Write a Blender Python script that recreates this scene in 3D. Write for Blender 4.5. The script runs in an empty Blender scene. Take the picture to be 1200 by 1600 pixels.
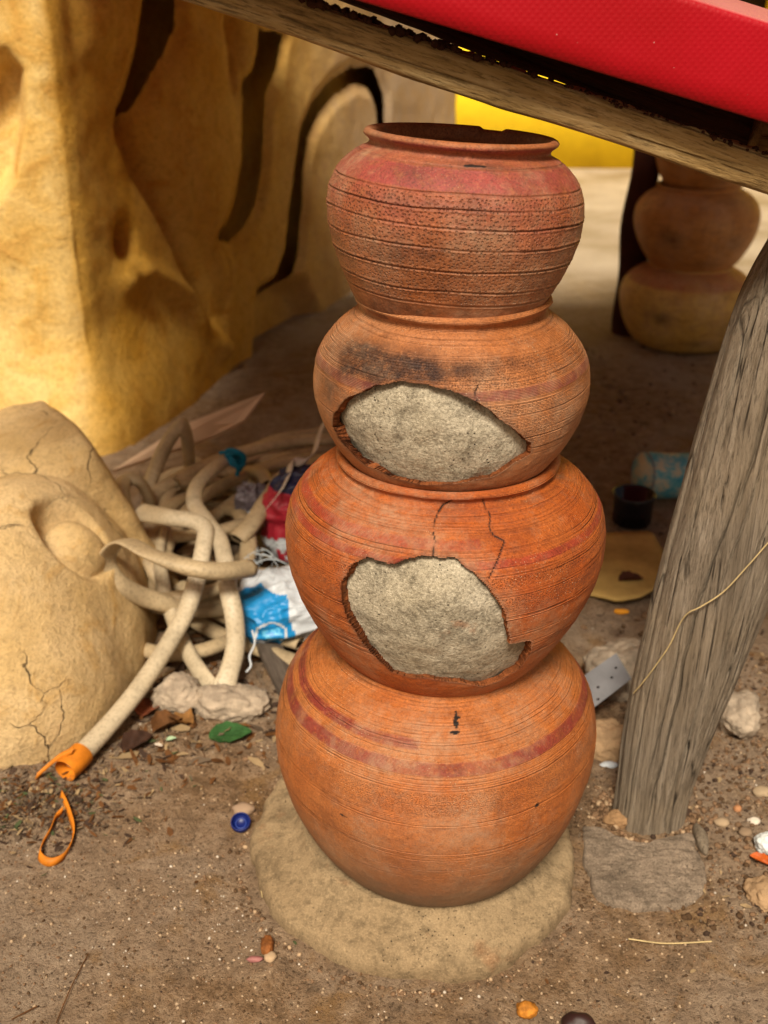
import bpy, math, random
import numpy as np
from mathutils import Vector

# ------------------------------------------------------------------ camera, light, exposure
SC = bpy.context.scene
COL = SC.collection
CAM_H, PITCH, FPX = 1.175, math.radians(25.8), 1700.0      # eye height, downward tilt, focal length in photo pixels
cam = bpy.data.cameras.new('camera'); camo = bpy.data.objects.new('camera', cam); COL.objects.link(camo)
camo.location = (0, 0, CAM_H); camo.rotation_euler = (math.pi/2 - PITCH, 0, 0)
cam.sensor_fit = 'VERTICAL'; cam.sensor_height = 36; cam.lens = 36*FPX/1600
cam.clip_start = .02; cam.clip_end = 500
cam.dof.use_dof = True; cam.dof.focus_distance = 1.25; cam.dof.aperture_fstop = 4.8
SC.camera = camo
SUN_EL, SUN_AZ = math.radians(52), math.radians(188)       # behind the photographer
W = bpy.data.worlds.new('World'); SC.world = W; W.use_nodes = True
_n = W.node_tree.nodes; _sky = _n.new('ShaderNodeTexSky'); _sky.sky_type = 'NISHITA'; _sky.sun_disc = False
_sky.sun_elevation = SUN_EL; _sky.sun_rotation = SUN_AZ; _sky.air_density = .7; _sky.dust_density = 7.0; _sky.ozone_density = .6
_n['Background'].inputs['Strength'].default_value = .050
_tint = _n.new('ShaderNodeMix'); _tint.data_type = 'RGBA'; _tint.blend_type = 'MULTIPLY'; _tint.inputs[0].default_value = 1; _tint.inputs[7].default_value = (1., .87, .68, 1)   # warm tint on all sky light, as a white balance
W.node_tree.links.new(_sky.outputs[0], _tint.inputs[6]); W.node_tree.links.new(_tint.outputs[2], _n['Background'].inputs['Color'])
sun = bpy.data.lights.new('sun', 'SUN'); suno = bpy.data.objects.new('sun', sun); COL.objects.link(suno)
sun.energy = 3.3; sun.angle = math.radians(14); sun.color = (1, .90, .74)
_d = Vector((-math.sin(SUN_AZ)*math.cos(SUN_EL), -math.cos(SUN_AZ)*math.cos(SUN_EL), -math.sin(SUN_EL)))
suno.rotation_euler = _d.to_track_quat('-Z', 'Y').to_euler()
VS = SC.view_settings; VS.view_transform = 'Standard'; VS.look = 'None'; VS.gamma = 1; VS.exposure = .52; VS.use_curve_mapping = False
SC.cycles.use_denoising = True; SC.cycles.max_bounces = 8

# ------------------------------------------------------------------ helpers
rng = np.random.default_rng(7); random.seed(7)
PI = math.pi
def seen(px, py):
    u = (px-600)/FPX; v = -(py-800)/FPX; c, s = math.cos(PITCH), math.sin(PITCH)
    return np.array([u, c+v*s, -s+v*c])
def spot(px, py, h=0.):                     # the point at height h seen at that place of the photograph
    r = seen(px, py); return np.array([0, 0, CAM_H])+r*((h-CAM_H)/r[2])
def deep(px, py, Y):                        # the same at distance Y
    r = seen(px, py); return np.array([0, 0, CAM_H])+r*(Y/r[1])
def _hash(i, j, k, seed):
    h = (i*374761393+j*668265263+k*2147483647+seed*1274126177) & 0xFFFFFFFF
    h = ((h ^ (h >> 13))*1274126177) & 0xFFFFFFFF
    h = ((h ^ (h >> 16))*2246822519) & 0xFFFFFFFF
    return ((h ^ (h >> 15)) & 0xFFFFFF)/float(0xFFFFFF)
def vnoise(P, scale=1., seed=0):            # smooth value noise, -1..1
    P = np.asarray(P, float)*scale+1000.
    I = np.floor(P).astype(np.int64); f = P-I; f = f*f*f*(f*(f*6-15)+10)
    i, j, k = I[..., 0], I[..., 1], I[..., 2]; x, y, z = f[..., 0], f[..., 1], f[..., 2]
    def L(a, b, t): return a+(b-a)*t
    g = lambda a, b, c: _hash(i+a, j+b, k+c, seed)
    r = L(L(L(g(0,0,0), g(1,0,0), x), L(g(0,1,0), g(1,1,0), x), y), L(L(g(0,0,1), g(1,0,1), x), L(g(0,1,1), g(1,1,1), x), y), z)
    return r*2-1
def fbm(P, scale=1., octs=4, seed=0, gain=.5):
    o = 0; a = 1; t = 0
    for q in range(octs):
        o = o+a*vnoise(P, scale*2**q, seed+q*17); t += a; a *= gain
    return o/t
def sstep(a, b, x):
    t = np.clip((x-a)/(b-a), 0, 1); return t*t*(3-2*t)
def polydist(pts, X, Y):                    # signed distance to a polygon, negative inside
    pts = np.asarray(pts, float); d = np.full(X.shape, 1e9); ins = np.zeros(X.shape, bool); n = len(pts)
    for a in range(n):
        x0, y0 = pts[a]; x1, y1 = pts[(a+1) % n]; dx, dy = x1-x0, y1-y0
        t = np.clip(((X-x0)*dx+(Y-y0)*dy)/(dx*dx+dy*dy+1e-12), 0, 1)
        d = np.minimum(d, np.hypot(X-x0-t*dx, Y-y0-t*dy))
        if y0 != y1: ins ^= ((y0 > Y) != (y1 > Y)) & (X < (x1-x0)*(Y-y0)/(y1-y0)+x0)
    return np.where(ins, -d, d)
def linedist(pts, X, Y):
    pts = np.asarray(pts, float); d = np.full(X.shape, 1e9)
    for (x0, y0), (x1, y1) in zip(pts[:-1], pts[1:]):
        dx, dy = x1-x0, y1-y0; t = np.clip(((X-x0)*dx+(Y-y0)*dy)/(dx*dx+dy*dy+1e-12), 0, 1)
        d = np.minimum(d, np.hypot(X-x0-t*dx, Y-y0-t*dy))
    return d
def catmull(pts, per=12):
    pts = np.asarray(pts, float); P = np.vstack([2*pts[0]-pts[1], pts, 2*pts[-1]-pts[-2]]); out = []
    for i in range(len(pts)-1):
        p0, p1, p2, p3 = P[i:i+4]
        for t in np.linspace(0, 1, per, endpoint=False):
            out.append(.5*(2*p1+(-p0+p2)*t+(2*p0-5*p1+4*p2-p3)*t*t+(-p0+3*p1-3*p2+p3)*t**3))
    out.append(pts[-1]); return np.array(out)
def resample(C, n):
    L = np.r_[0, np.cumsum(np.linalg.norm(np.diff(C, axis=0), axis=1))]; t = np.linspace(0, L[-1], n)
    return np.stack([np.interp(t, L, C[:, k]) for k in range(C.shape[1])], -1)

def make(name, V, F, mats, parent=None, smooth=True, loc=None, fmat=None):
    me = bpy.data.meshes.new(name); V = np.asarray(V, np.float32).reshape(-1, 3)
    if isinstance(F, np.ndarray) and F.ndim == 2:
        k = F.shape[1]; n = len(F)
        me.vertices.add(len(V)); me.vertices.foreach_set('co', V.ravel())
        me.loops.add(n*k); me.loops.foreach_set('vertex_index', F.astype(np.int32).ravel())
        me.polygons.add(n); me.polygons.foreach_set('loop_start', np.arange(0, n*k, k, dtype=np.int32))
        me.update(calc_edges=True); me.validate()
    else:
        me.from_pydata(V.tolist(), [], [list(map(int, f)) for f in F]); me.update()
    if smooth: me.polygons.foreach_set('use_smooth', np.ones(len(me.polygons), bool))
    for m in (mats if isinstance(mats, (list, tuple)) else [mats]): me.materials.append(m)
    if fmat is not None and len(fmat) == len(me.polygons): me.polygons.foreach_set('material_index', np.asarray(fmat, np.int32))
    o = bpy.data.objects.new(name, me); COL.objects.link(o)
    if parent: o.parent = parent
    if loc is not None: o.location = loc
    return o
def marks(o, arr, name='marks'):
    a = o.data.color_attributes.new(name, 'FLOAT_COLOR', 'POINT'); a.data.foreach_set('color', np.asarray(arr, np.float32).ravel())
def tag(o, label, cat, group=None):
    o['label'] = label; o['category'] = cat
    if group: o['group'] = group
    return o
def setting(o, kind='structure'):
    o['kind'] = kind; return o
def empty(name, loc=(0, 0, 0)):
    o = bpy.data.objects.new(name, None); COL.objects.link(o); o.location = loc; return o
def gridF(nu, nv, wrap_u=False):
    iu = np.arange(nu if wrap_u else nu-1); iv = np.arange(nv-1); A, B = np.meshgrid(iu, iv, indexing='ij'); A2 = (A+1) % nu
    return np.stack([A*nv+B, A2*nv+B, A2*nv+B+1, A*nv+B+1], -1).reshape(-1, 4)
def box(cx, cy, cz, sx, sy, sz, cuts=1):
    V = np.array([(x, y, z) for x in (-1, 1) for y in (-1, 1) for z in (-1, 1)], float)*[sx/2, sy/2, sz/2]+[cx, cy, cz]
    F = np.array([(0, 1, 3, 2), (4, 6, 7, 5), (0, 4, 5, 1), (2, 3, 7, 6), (0, 2, 6, 4), (1, 5, 7, 3)])
    return V, F
def join(parts):
    Vs = []; Fs = []; n = 0
    for V, F in parts:
        Vs.append(V); Fs.append(np.asarray(F)+n); n += len(V)
    return np.vstack(Vs), np.vstack(Fs)

# ---- materials
class Mat:
    def __init__(s, name, rough=.85, spec=.3):
        s.m = bpy.data.materials.new(name); s.m.use_nodes = True; s.t = s.m.node_tree; s.b = s.t.nodes['Principled BSDF']
        s.b.inputs['Roughness'].default_value = rough; s.b.inputs['Specular IOR Level'].default_value = spec
    def new(s, ty, **kw):
        n = s.t.nodes.new(ty)
        for k, v in kw.items(): setattr(n, k, v)
        return n
    def put(s, sock, v):
        if hasattr(v, 'is_output') or isinstance(v, bpy.types.NodeSocket): s.t.links.new(v, sock)
        elif isinstance(v, (tuple, list)) and len(v) == 3 and sock.type == 'RGBA': sock.default_value = (*v, 1)
        else: sock.default_value = v
    def obj(s): return s.new('ShaderNodeTexCoord').outputs['Object']
    def uv(s): return s.new('ShaderNodeTexCoord').outputs['UV']
    def scale(s, vec, sc, rot=(0, 0, 0)):
        n = s.new('ShaderNodeMapping'); n.inputs['Scale'].default_value = sc; n.inputs['Rotation'].default_value = rot; s.put(n.inputs['Vector'], vec); return n.outputs[0]
    def noise(s, scale, detail=5, rough=.6, vec=None, dist=0):
        n = s.new('ShaderNodeTexNoise'); s.put(n.inputs['Vector'], vec or s.obj()); n.inputs['Scale'].default_value = scale
        n.inputs['Detail'].default_value = detail; n.inputs['Roughness'].default_value = rough; n.inputs['Distortion'].default_value = dist; return n.outputs['Fac']
    def voro(s, scale, vec=None, feature='F1', rand=1., out='Distance', dim='3D'):
        n = s.new('ShaderNodeTexVoronoi', feature=feature, voronoi_dimensions=dim); s.put(n.inputs['Vector'], vec or s.obj()); n.inputs['Scale'].default_value = scale
        n.inputs['Randomness'].default_value = rand; return n.outputs[out]
    def ramp(s, fac, stops):
        n = s.new('ShaderNodeValToRGB'); s.put(n.inputs[0], fac); e = n.color_ramp.elements
        while len(e) < len(stops): e.new(.5)
        for q, (p, c) in zip(e, stops):
            q.position = p; q.color = (*c, 1) if isinstance(c, (tuple, list)) else (c, c, c, 1)
        return n.outputs[0]
    def mix(s, fac, a, b, mode='MIX'):
        n = s.new('ShaderNodeMix', data_type='RGBA', blend_type=mode); s.put(n.inputs[0], fac); s.put(n.inputs[6], a); s.put(n.inputs[7], b); return n.outputs[2]
    def math(s, op, a, b=0., clamp=False):
        n = s.new('ShaderNodeMath', operation=op, use_clamp=clamp); s.put(n.inputs[0], a); s.put(n.inputs[1], b); return n.outputs[0]
    def rng(s, v, a, b, c=0., d=1.):
        n = s.new('ShaderNodeMapRange'); s.put(n.inputs[0], v)
        for q, x in zip((1, 2, 3, 4), (a, b, c, d)): n.inputs[q].default_value = x
        return n.outputs[0]
    def attr(s, name='marks'):
        n = s.new('ShaderNodeAttribute', attribute_name=name); q = s.new('ShaderNodeSeparateColor'); s.put(q.inputs[0], n.outputs['Color'])
        return q.outputs[0], q.outputs[1], q.outputs[2], n.outputs['Alpha']
    def bump(s, h, strength=.5, dist=.002, normal=None):
        n = s.new('ShaderNodeBump'); n.inputs['Strength'].default_value = strength; n.inputs['Distance'].default_value = dist; s.put(n.inputs['Height'], h)
        if normal: s.put(n.inputs['Normal'], normal)
        return n.outputs[0]
    def done(s, col, normal=None, rough=None):
        s.put(s.b.inputs['Base Color'], col)
        if normal: s.put(s.b.inputs['Normal'], normal)
        if rough is not None: s.put(s.b.inputs['Roughness'], rough)
        return s.m
def plain(name, col, rough=.8, spec=.3, var=.25, sc=40., bump=.3, bd=.001):
    m = Mat(name, rough, spec); n = m.noise(sc, 5, .65); n2 = m.noise(sc*.2, 3)
    f = m.math('ADD', m.math('MULTIPLY', n, .6), m.math('MULTIPLY', n2, .4))
    c = m.ramp(f, [(.3, tuple(x*(1-var) for x in col)), (.7, tuple(min(1, x*(1+var)) for x in col))])
    return m.done(c, m.bump(n, bump, bd))

def clay(name, light, deep_, dark, pit=0., fine=0., specks=.5, moss=0., slip=(.33, .045, .03)):
    m = Mat(name, .72, .45); sl, so, cr, pi_ = m.attr()
    n1 = m.noise(9, 5, .6); n2 = m.noise(55, 5, .7); n3 = m.noise(22, 4, .65, m.scale(m.obj(), (1, 1, 3)))
    c = m.mix(m.ramp(n1, [(.32, 0.), (.66, 1.)]), deep_, light)
    c = m.mix(m.math('MULTIPLY', m.ramp(n3, [(.48, 0.), (.72, 1.)]), .55), c, dark)
    sz = m.new('ShaderNodeSeparateXYZ'); m.put(sz.inputs[0], m.obj())
    slf = m.math('MULTIPLY', sl, m.math('MULTIPLY', m.ramp(m.noise(60, 5, .75), [(.34, .45), (.48, 1.)]), m.ramp(m.noise(10, 3, .6), [(.30, .55), (.50, 1.)])), True)
    c = m.mix(slf, c, m.mix(m.ramp(m.noise(30, 4), [(.35, 0.), (.65, 1.)]), slip, tuple(x*1.4 for x in slip)))
    sof = m.math('MULTIPLY', so, m.ramp(n2, [(.25, .55), (.6, 1.)]), True)
    c = m.mix(sof, c, (.022, .015, .014))
    c = m.mix(m.math('MULTIPLY', m.ramp(n2, [(.42, 0.), (.75, 1.)]), .30), c, dark)
    nf = m.noise(420, 4, .75); nm = m.noise(150, 5, .75)
    c = m.mix(m.math('MULTIPLY', m.ramp(nf, [(.36, 1.), (.52, 0.)]), .55), c, tuple(x*.55 for x in dark))
    c = m.mix(m.math('MULTIPLY', m.ramp(nm, [(.54, 0.), (.70, 1.)]), .35), c, tuple(min(1, x*1.45) for x in light))
    h = m.math('ADD', n2, m.math('ADD', m.math('MULTIPLY', nm, .7), m.math('MULTIPLY', nf, .45)))
    uv = m.uv()
    if pit:
        v = m.voro(pit, m.scale(uv, (1, 1.15, 1)), rand=.8, dim='2D'); p = m.math('MULTIPLY', m.ramp(v, [(.16, 1.), (.30, 0.)]), m.math('MULTIPLY', pi_, m.ramp(m.noise(14, 2), [(.30, .2), (.45, 1.)])))
        c = m.mix(m.math('MULTIPLY', p, .38), c, (.035, .013, .007)); h = m.math('SUBTRACT', h, m.math('MULTIPLY', p, 2.2))
    if fine:
        w = m.new('ShaderNodeTexWave', wave_type='BANDS', bands_direction='Y'); m.put(w.inputs['Vector'], uv); w.inputs['Scale'].default_value = fine; w.inputs['Distortion'].default_value = .6; w.inputs['Detail'].default_value = 2; w.inputs['Detail Scale'].default_value = 4
        h = m.math('ADD', h, m.math('MULTIPLY', w.outputs['Fac'], .4))
    # pale grit that has settled on the clay
    v = m.voro(330); g = m.math('MULTIPLY', m.ramp(v, [(.10, 1.), (.17, 0.)]), m.ramp(m.noise(12, 3), [(.5, 0.), (.62, 1.)]))
    c = m.mix(m.math('MULTIPLY', g, specks), c, (.75, .6, .4))
    drip = m.ramp(m.noise(34, 5, .7, m.scale(m.obj(), (1, 1, .16))), [(.52, 0.), (.70, .5)]); c = m.mix(m.math('MULTIPLY', drip, m.ramp(m.noise(5, 3), [(.42, 0.), (.58, 1.)])), c, tuple(x*.6 for x in dark))
    dust = m.math('MULTIPLY', m.ramp(m.noise(7, 6, .75), [(.47, 0.), (.66, .55)]), m.ramp(m.noise(90, 4, .8), [(.35, .3), (.6, 1.)])); c = m.mix(dust, c, (.52, .33, .20))
    if moss:
        z = m.rng(m.math('ADD', sz.outputs[2], m.math('MULTIPLY', m.noise(11, 5, .7), .12)), .08, .24, 1., 0.)
        c = m.mix(m.math('MULTIPLY', z, moss), c, m.mix(n2, (.06, .048, .028), (.19, .13, .08)))
    c = m.mix(cr, c, (.012, .006, .004))
    return m.done(c, m.bump(h, .7, .0022), m.rng(n2, 0, 1, .40, .75))

def cement(name, a, b, orange=.2, sc=1., fine=.6, relief=.0045):
    m = Mat(name, .93, .2); n1 = m.noise(7*sc, 5, .65); n2 = m.noise(90*sc, 6, .75); n3 = m.noise(26*sc, 5, .7, dist=.5)
    c = m.mix(m.ramp(n1, [(.3, 0.), (.7, 1.)]), a, b)
    c = m.mix(m.ramp(n3, [(.48, 0.), (.64, .65)]), c, tuple(x*.45 for x in a))
    c = m.mix(m.ramp(n2, [(.35, .5), (.5, 0.)]), c, tuple(x*.3 for x in a))
    v = m.voro(170*sc); pits = m.ramp(v, [(.08, 1.), (.16, 0.)]); pits = m.math('MULTIPLY', pits, m.ramp(m.noise(20*sc, 3), [(.45, 0.), (.6, 1.)]))
    c = m.mix(pits, c, (.03, .025, .02))
    if orange: c = m.mix(m.math('MULTIPLY', m.ramp(m.noise(13*sc, 4, .6), [(.63, 0.), (.75, 1.)]), orange), c, (.5, .16, .05))
    nf = m.noise(380*sc, 4, .8); c = m.mix(m.math('MULTIPLY', m.ramp(nf, [(.36, 1.), (.5, 0.)]), fine), c, tuple(x*.22 for x in a)); c = m.mix(m.math('MULTIPLY', m.ramp(nf, [(.55, 0.), (.68, 1.)]), .5), c, tuple(min(1, x*1.5) for x in b))
    h = m.math('SUBTRACT', m.math('ADD', m.math('ADD', m.math('MULTIPLY', n2, .9), m.math('MULTIPLY', nf, .5)), n3), m.math('MULTIPLY', pits, 1.2))
    return m.done(c, m.bump(h, .9, relief))

def wood(name, cols, along=(1, 1, .05), sc=60., rough=.85, crack=.5):
    m = Mat(name, rough, .25); v = m.scale(m.obj(), along); n = m.noise(sc, 6, .7, v, .6); n2 = m.noise(sc*.22, 4, .6, v, 1.); n3 = m.noise(6, 4)
    c = m.ramp(m.math('ADD', m.math('MULTIPLY', n, .55), m.math('MULTIPLY', n2, .45)), [(.3, cols[0]), (.5, cols[1]), (.72, cols[2])])
    c = m.mix(m.ramp(n3, [(.4, 0.), (.75, .5)]), c, cols[3])
    k = m.ramp(m.noise(sc*.5, 3, .5, v, 1.2), [(.26, 1.), (.34, 0.)]); c = m.mix(m.math('MULTIPLY', k, crack), c, tuple(x*.12 for x in cols[0]))
    e = m.voro(sc*.16, m.scale(m.obj(), tuple(q if q < .5 else 1. for q in along)), 'DISTANCE_TO_EDGE'); k2 = m.math('MULTIPLY', m.ramp(e, [(.0, 1.), (.035, 0.)]), m.ramp(m.noise(9, 3), [(.45, 0.), (.55, 1.)]))
    c = m.mix(m.math('MULTIPLY', k2, crack), c, tuple(x*.15 for x in cols[0]))
    nf = m.noise(sc*2.5, 4, .8, v); c = m.mix(m.math('MULTIPLY', m.ramp(nf, [(.38, 1.), (.5, 0.)]), .6), c, tuple(x*.6 for x in cols[0]))
    return m.done(c, m.bump(m.math('SUBTRACT', m.math('ADD', m.math('ADD', n, n2), nf), m.math('ADD', k, k2)), .8, .004))

def earthwall(name, a, b, stain, cracks=.8, sc=1.):
    m = Mat(name, .88, .25); n1 = m.noise(3.2*sc, 6, .62); n2 = m.noise(40*sc, 6, .7); n3 = m.noise(8*sc, 5, .65, dist=.8)
    c = m.mix(m.ramp(n1, [(.35, 0.), (.65, 1.)]), a, b)
    c = m.mix(m.ramp(n3, [(.56, 0.), (.70, .75)]), c, stain)
    c = m.mix(m.ramp(m.noise(17*sc, 5, .7), [(.62, 0.), (.74, .5)]), c, tuple(x*.25 for x in stain))
    c = m.mix(m.ramp(n2, [(.3, .4), (.5, 0.)]), c, tuple(x*.45 for x in a))
    far_lit, lit_face, _, _ = m.attr('pale'); c = m.mix(m.math('MULTIPLY', lit_face, m.rng(n3, .35, .6, .75, .25)), c, (.90, .69, .30)); c = m.mix(m.math('MULTIPLY', far_lit, m.rng(n3, .3, .7, .6, .95)), c, (.50, .40, .31))  # lit left face and open-lit far end, painted lighter here
    nf = m.noise(130*sc, 5, .75); c = m.mix(m.math('MULTIPLY', m.ramp(nf, [(.36, 1.), (.52, 0.)]), .4), c, tuple(x*.4 for x in a))
    vec = m.new('ShaderNodeVectorMath', operation='ADD'); nz = m.new('ShaderNodeTexNoise'); m.put(nz.inputs['Vector'], m.obj()); nz.inputs['Scale'].default_value = 7; nz.inputs['Detail'].default_value = 6
    sc_ = m.new('ShaderNodeVectorMath', operation='SCALE'); m.put(sc_.inputs[0], nz.outputs['Color']); sc_.inputs['Scale'].default_value = .16
    m.put(vec.inputs[0], m.obj()); m.put(vec.inputs[1], sc_.outputs[0])
    e = m.voro(3.6*sc, vec.outputs[0], 'DISTANCE_TO_EDGE'); k = m.math('MULTIPLY', m.ramp(e, [(.0, 1.), (.009, 0.)]), m.ramp(m.noise(5, 3), [(.50, 0.), (.60, 1.)]))
    c = m.mix(m.math('MULTIPLY', k, cracks), c, (.02, .015, .01))
    h = m.math('SUBTRACT', m.math('ADD', m.math('ADD', m.math('MULTIPLY', n2, .7), m.math('MULTIPLY', nf, .4)), n3), m.math('MULTIPLY', k, cracks))
    return m.done(c, m.bump(h, .8, .010))

def soil():
    m = Mat('soil', .95, .15); o = m.obj(); n1 = m.noise(2.3, 5, .6); n2 = m.noise(28, 7, .75); n3 = m.noise(160, 5, .8); n4 = m.noise(7, 5, .65, dist=.7)
    c = m.ramp(n2, [(.30, (.105, .06, .028)), (.5, (.32, .20, .108)), (.70, (.50, .35, .22))])
    c = m.mix(m.ramp(n1, [(.40, 0.), (.60, .85)]), c, m.mix(n2, (.28, .195, .13), (.56, .435, .315)))
    c = m.mix(m.ramp(n4, [(.54, 0.), (.66, .7)]), c, m.mix(n2, (.23, .115, .035), (.40, .235, .09)))
    c = m.mix(m.ramp(n3, [(.34, .9), (.48, 0.)]), c, (.045, .026, .014))
    c = m.mix(m.ramp(m.noise(300, 4, .7), [(.60, 0.), (.70, .8)]), c, (.50, .38, .26))
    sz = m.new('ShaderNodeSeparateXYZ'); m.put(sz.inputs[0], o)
    far = m.rng(sz.outputs[1], 3.6, 5.2); c = m.mix(m.math('MULTIPLY', far, .8), c, m.ramp(m.noise(1.7, 5), [(.35, (.42, .33, .19)), (.5, (.62, .52, .38)), (.65, (.74, .64, .48))]))  # far ground painted paler, as though in full sun
    return m.done(c, m.bump(m.math('ADD', m.math('MULTIPLY', n3, .8), n2), 1., .012))

M_soil = soil()
M_p1 = clay('clay_pot_top', (.43, .16, .07), (.37, .11, .025), (.09, .03, .015), pit=205., specks=.35, slip=(.25, .045, .035))
M_p2 = clay('clay_pot_sooty', (.52, .215, .085), (.44, .135, .028), (.15, .048, .018), pit=330., fine=190., specks=.8, slip=(.19, .045, .032))
M_p3 = clay('clay_pot_orange', (.54, .145, .026), (.44, .085, .009), (.18, .036, .008), pit=330., fine=210., specks=.9, slip=(.30, .042, .018))
M_p4 = clay('clay_pot_bright', (.57, .195, .05), (.49, .13, .021), (.22, .06, .016), pit=420., fine=210., specks=.9, moss=.9, slip=(.21, .028, .02))
M_raw = plain('broken_clay', (.21, .065, .02), .9, .2, .85, 170., 1., .005)
M_cem = cement('cement_fill', (.41, .345, .235), (.64, .575, .45), .8, .8)
M_base = cement('cement_base', (.27, .19, .105), (.37, .27, .155), .2, .9, .28, .0022)
M_wall = earthwall('ochre_plaster', (.64, .335, .035), (.78, .49, .115), (.56, .235, .010), .12)
M_sculpt = earthwall('tan_plaster', (.58, .39, .16), (.70, .51, .27), (.52, .30, .085), .9, 1.4)
M_yellow = plain('yellow_paint', (.90, .60, .02), .8, .2, .22, 5., .3, .004)
M_dark = plain('dark_opening', (.02, .012, .01), .9, .1)
M_beam = wood('weathered_beam', ((.10, .055, .016), (.36, .225, .08), (.62, .45, .22), (.44, .30, .13)), (.10, 1, 1), 130.)
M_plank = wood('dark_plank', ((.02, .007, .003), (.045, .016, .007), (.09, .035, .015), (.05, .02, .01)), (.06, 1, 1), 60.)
M_post = wood('grey_driftwood', ((.07, .052, .034), (.235, .19, .14), (.42, .36, .285), (.30, .225, .14)), (1, 1, .03), 170., .85, .95)
M_dpost = plain('dark_post', (.045, .012, .006), .9, .2, .4, 20.)
def rubber(name, col, pale):
    m = Mat(name, .5, .35); n = m.noise(11, 5, .65); n2 = m.noise(45, 5, .7); n3 = m.noise(5, 3)
    c = m.mix(m.ramp(n3, [(.35, 0.), (.65, 1.)]), col, pale); c = m.mix(m.ramp(n, [(.50, 0.), (.70, .55)]), c, tuple(x*.45 for x in col))
    c = m.mix(m.ramp(n2, [(.62, 0.), (.74, .4)]), c, (.16, .11, .06)); c = m.mix(m.ramp(m.noise(160, 4, .7), [(.38, .4), (.5, 0.)]), c, tuple(x*.4 for x in col))
    return m.done(c, m.bump(m.math('ADD', n2, n), .4, .004), m.rng(n, .3, .7, .4, .75))
M_hose = rubber('beige_hose', (.38, .285, .165), (.50, .39, .235)); M_hose2 = rubber('pale_hose', (.44, .355, .23), (.56, .475, .335))
M_inside = plain('hose_inside', (.05, .035, .02), .9, .1)
M_tape = plain('orange_tape', (.60, .19, .012), .6, .3, .4, 45.)
M_board = plain('pale_board', (.62, .43, .28), .85, .2, .12, 14.)
M_card = plain('cardboard', (.46, .30, .095), .85, .2, .4, 14., .4, .004)
M_stone = plain('pale_stone', (.36, .29, .215), .95, .15, .55, 45., 1., .008)
M_stone2 = plain('tan_stone', (.36, .235, .13), .95, .15, .35, 24., 1., .008)
M_white = plain('white_plastic', (.52, .56, .60), .45, .4, .1, 20.)
M_bluep = plain('blue_print', (.01, .22, .52), .4, .4, .2, 20.)
M_redp = plain('red_print', (.36, .018, .035), .45, .4, .2, 20.)
M_navy = plain('navy_print', (.018, .02, .06), .45, .4, .3, 20.)
M_cap = plain('blue_cap', (.004, .013, .12), .4, .4, .15, 60.)
M_leaf = plain('green_leaf', (.028, .085, .022), .8, .2, .5, 60., .6, .002)
M_dry = plain('dry_leaf', (.12, .05, .015), .8, .2, .6, 40., .6, .002)
M_rust = plain('reddish_shard', (.24, .07, .03), .85, .2, .5, 30.)
M_metal = plain('grey_metal', (.19, .19, .20), .55, .5, .25, 25.)
M_black = plain('black_plastic', (.008, .008, .01), .18, .6, .2, 20.)
M_straw = plain('straw', (.52, .40, .20), .8, .2, .3, 60.)
M_grit_w = plain('white_grit', (.58, .51, .42), .9, .2, .35, 90.)
M_grit_t = plain('tan_grit', (.40, .28, .17), .9, .2, .4)
M_grit_d = plain('dark_grit', (.05, .03, .02), .9, .2, .4)
def redmetal():
    m = Mat('red_roof_paint', .42, .3); v = m.scale(m.obj(), (1, 1, 1), (0, 0, 0))
    w1 = m.new('ShaderNodeTexWave', bands_direction='DIAGONAL'); m.put(w1.inputs['Vector'], m.scale(m.obj(), (1, 0, 1))); w1.inputs['Scale'].default_value = 78
    w2 = m.new('ShaderNodeTexWave', bands_direction='DIAGONAL'); m.put(w2.inputs['Vector'], m.scale(m.obj(), (-1, 0, 1))); w2.inputs['Scale'].default_value = 78
    h = m.math('MULTIPLY', w1.outputs['Fac'], w2.outputs['Fac'])
    n = m.noise(8, 5); sz = m.new('ShaderNodeSeparateXYZ'); ge = m.new('ShaderNodeNewGeometry'); m.put(sz.inputs[0], ge.outputs['Normal'])
    dust = m.math('MULTIPLY', m.rng(sz.outputs[2], .55, .9), m.rng(n, .2, .7, .45, .8))
    c = m.mix(m.ramp(n, [(.3, 0.), (.7, 1.)]), (.33, .001, .005), (.39, .0015, .010))
    c = m.mix(dust, c, (.62, .24, .22))
    sp = m.ramp(m.voro(60), [(.03, 1.), (.05, 0.)]); c = m.mix(m.math('MULTIPLY', sp, m.ramp(m.noise(6, 2), [(.5, 0.), (.6, 1.)])), c, (.7, .6, .55))
    return m.done(c, m.bump(h, .16, .0010))
M_red = redmetal()

# ------------------------------------------------------------------ ground
def axis(a, b, step, lo, hi, grow=1.18):
    mid = list(np.arange(a, b, step)); L = []; s = step; x = a
    while x > lo: s *= grow; x -= s; L.append(x)
    R = []; s = step; x = mid[-1]
    while x < hi: s *= grow; x += s; R.append(x)
    return np.array(L[::-1]+mid+R)
BASE_C = (.045, 1.262)
def ground_h(X, Y):
    P = np.stack([X, Y, np.zeros_like(X)], -1)
    fade = np.exp(-((np.hypot(X, Y-1.5)/6)**2))
    h = .014*fbm(P, 3.2, 3, 3)+.007*fbm(P, 14, 4, 5)-.004*sstep(.1, .5, vnoise(P, 9, 12))
    crumb = sstep(.25, .6, X)*sstep(2.2, 1.6, Y)+sstep(-.35, -.6, X)*.7
    h = h+(.006*np.abs(fbm(P, 50, 3, 9))+.003*fbm(P, 110, 2, 4))*(.45+crumb)
    return h*fade
xs = axis(-.95, .95, .0058, -70, 70); ys = axis(.78, 2.3, .0058, -6, 130)
GX, GY = np.meshgrid(xs, ys, indexing='ij')
g = make('ground', np.stack([GX, GY, ground_h(GX, GY)], -1), gridF(len(xs), len(ys)), M_soil); setting(g)
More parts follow.
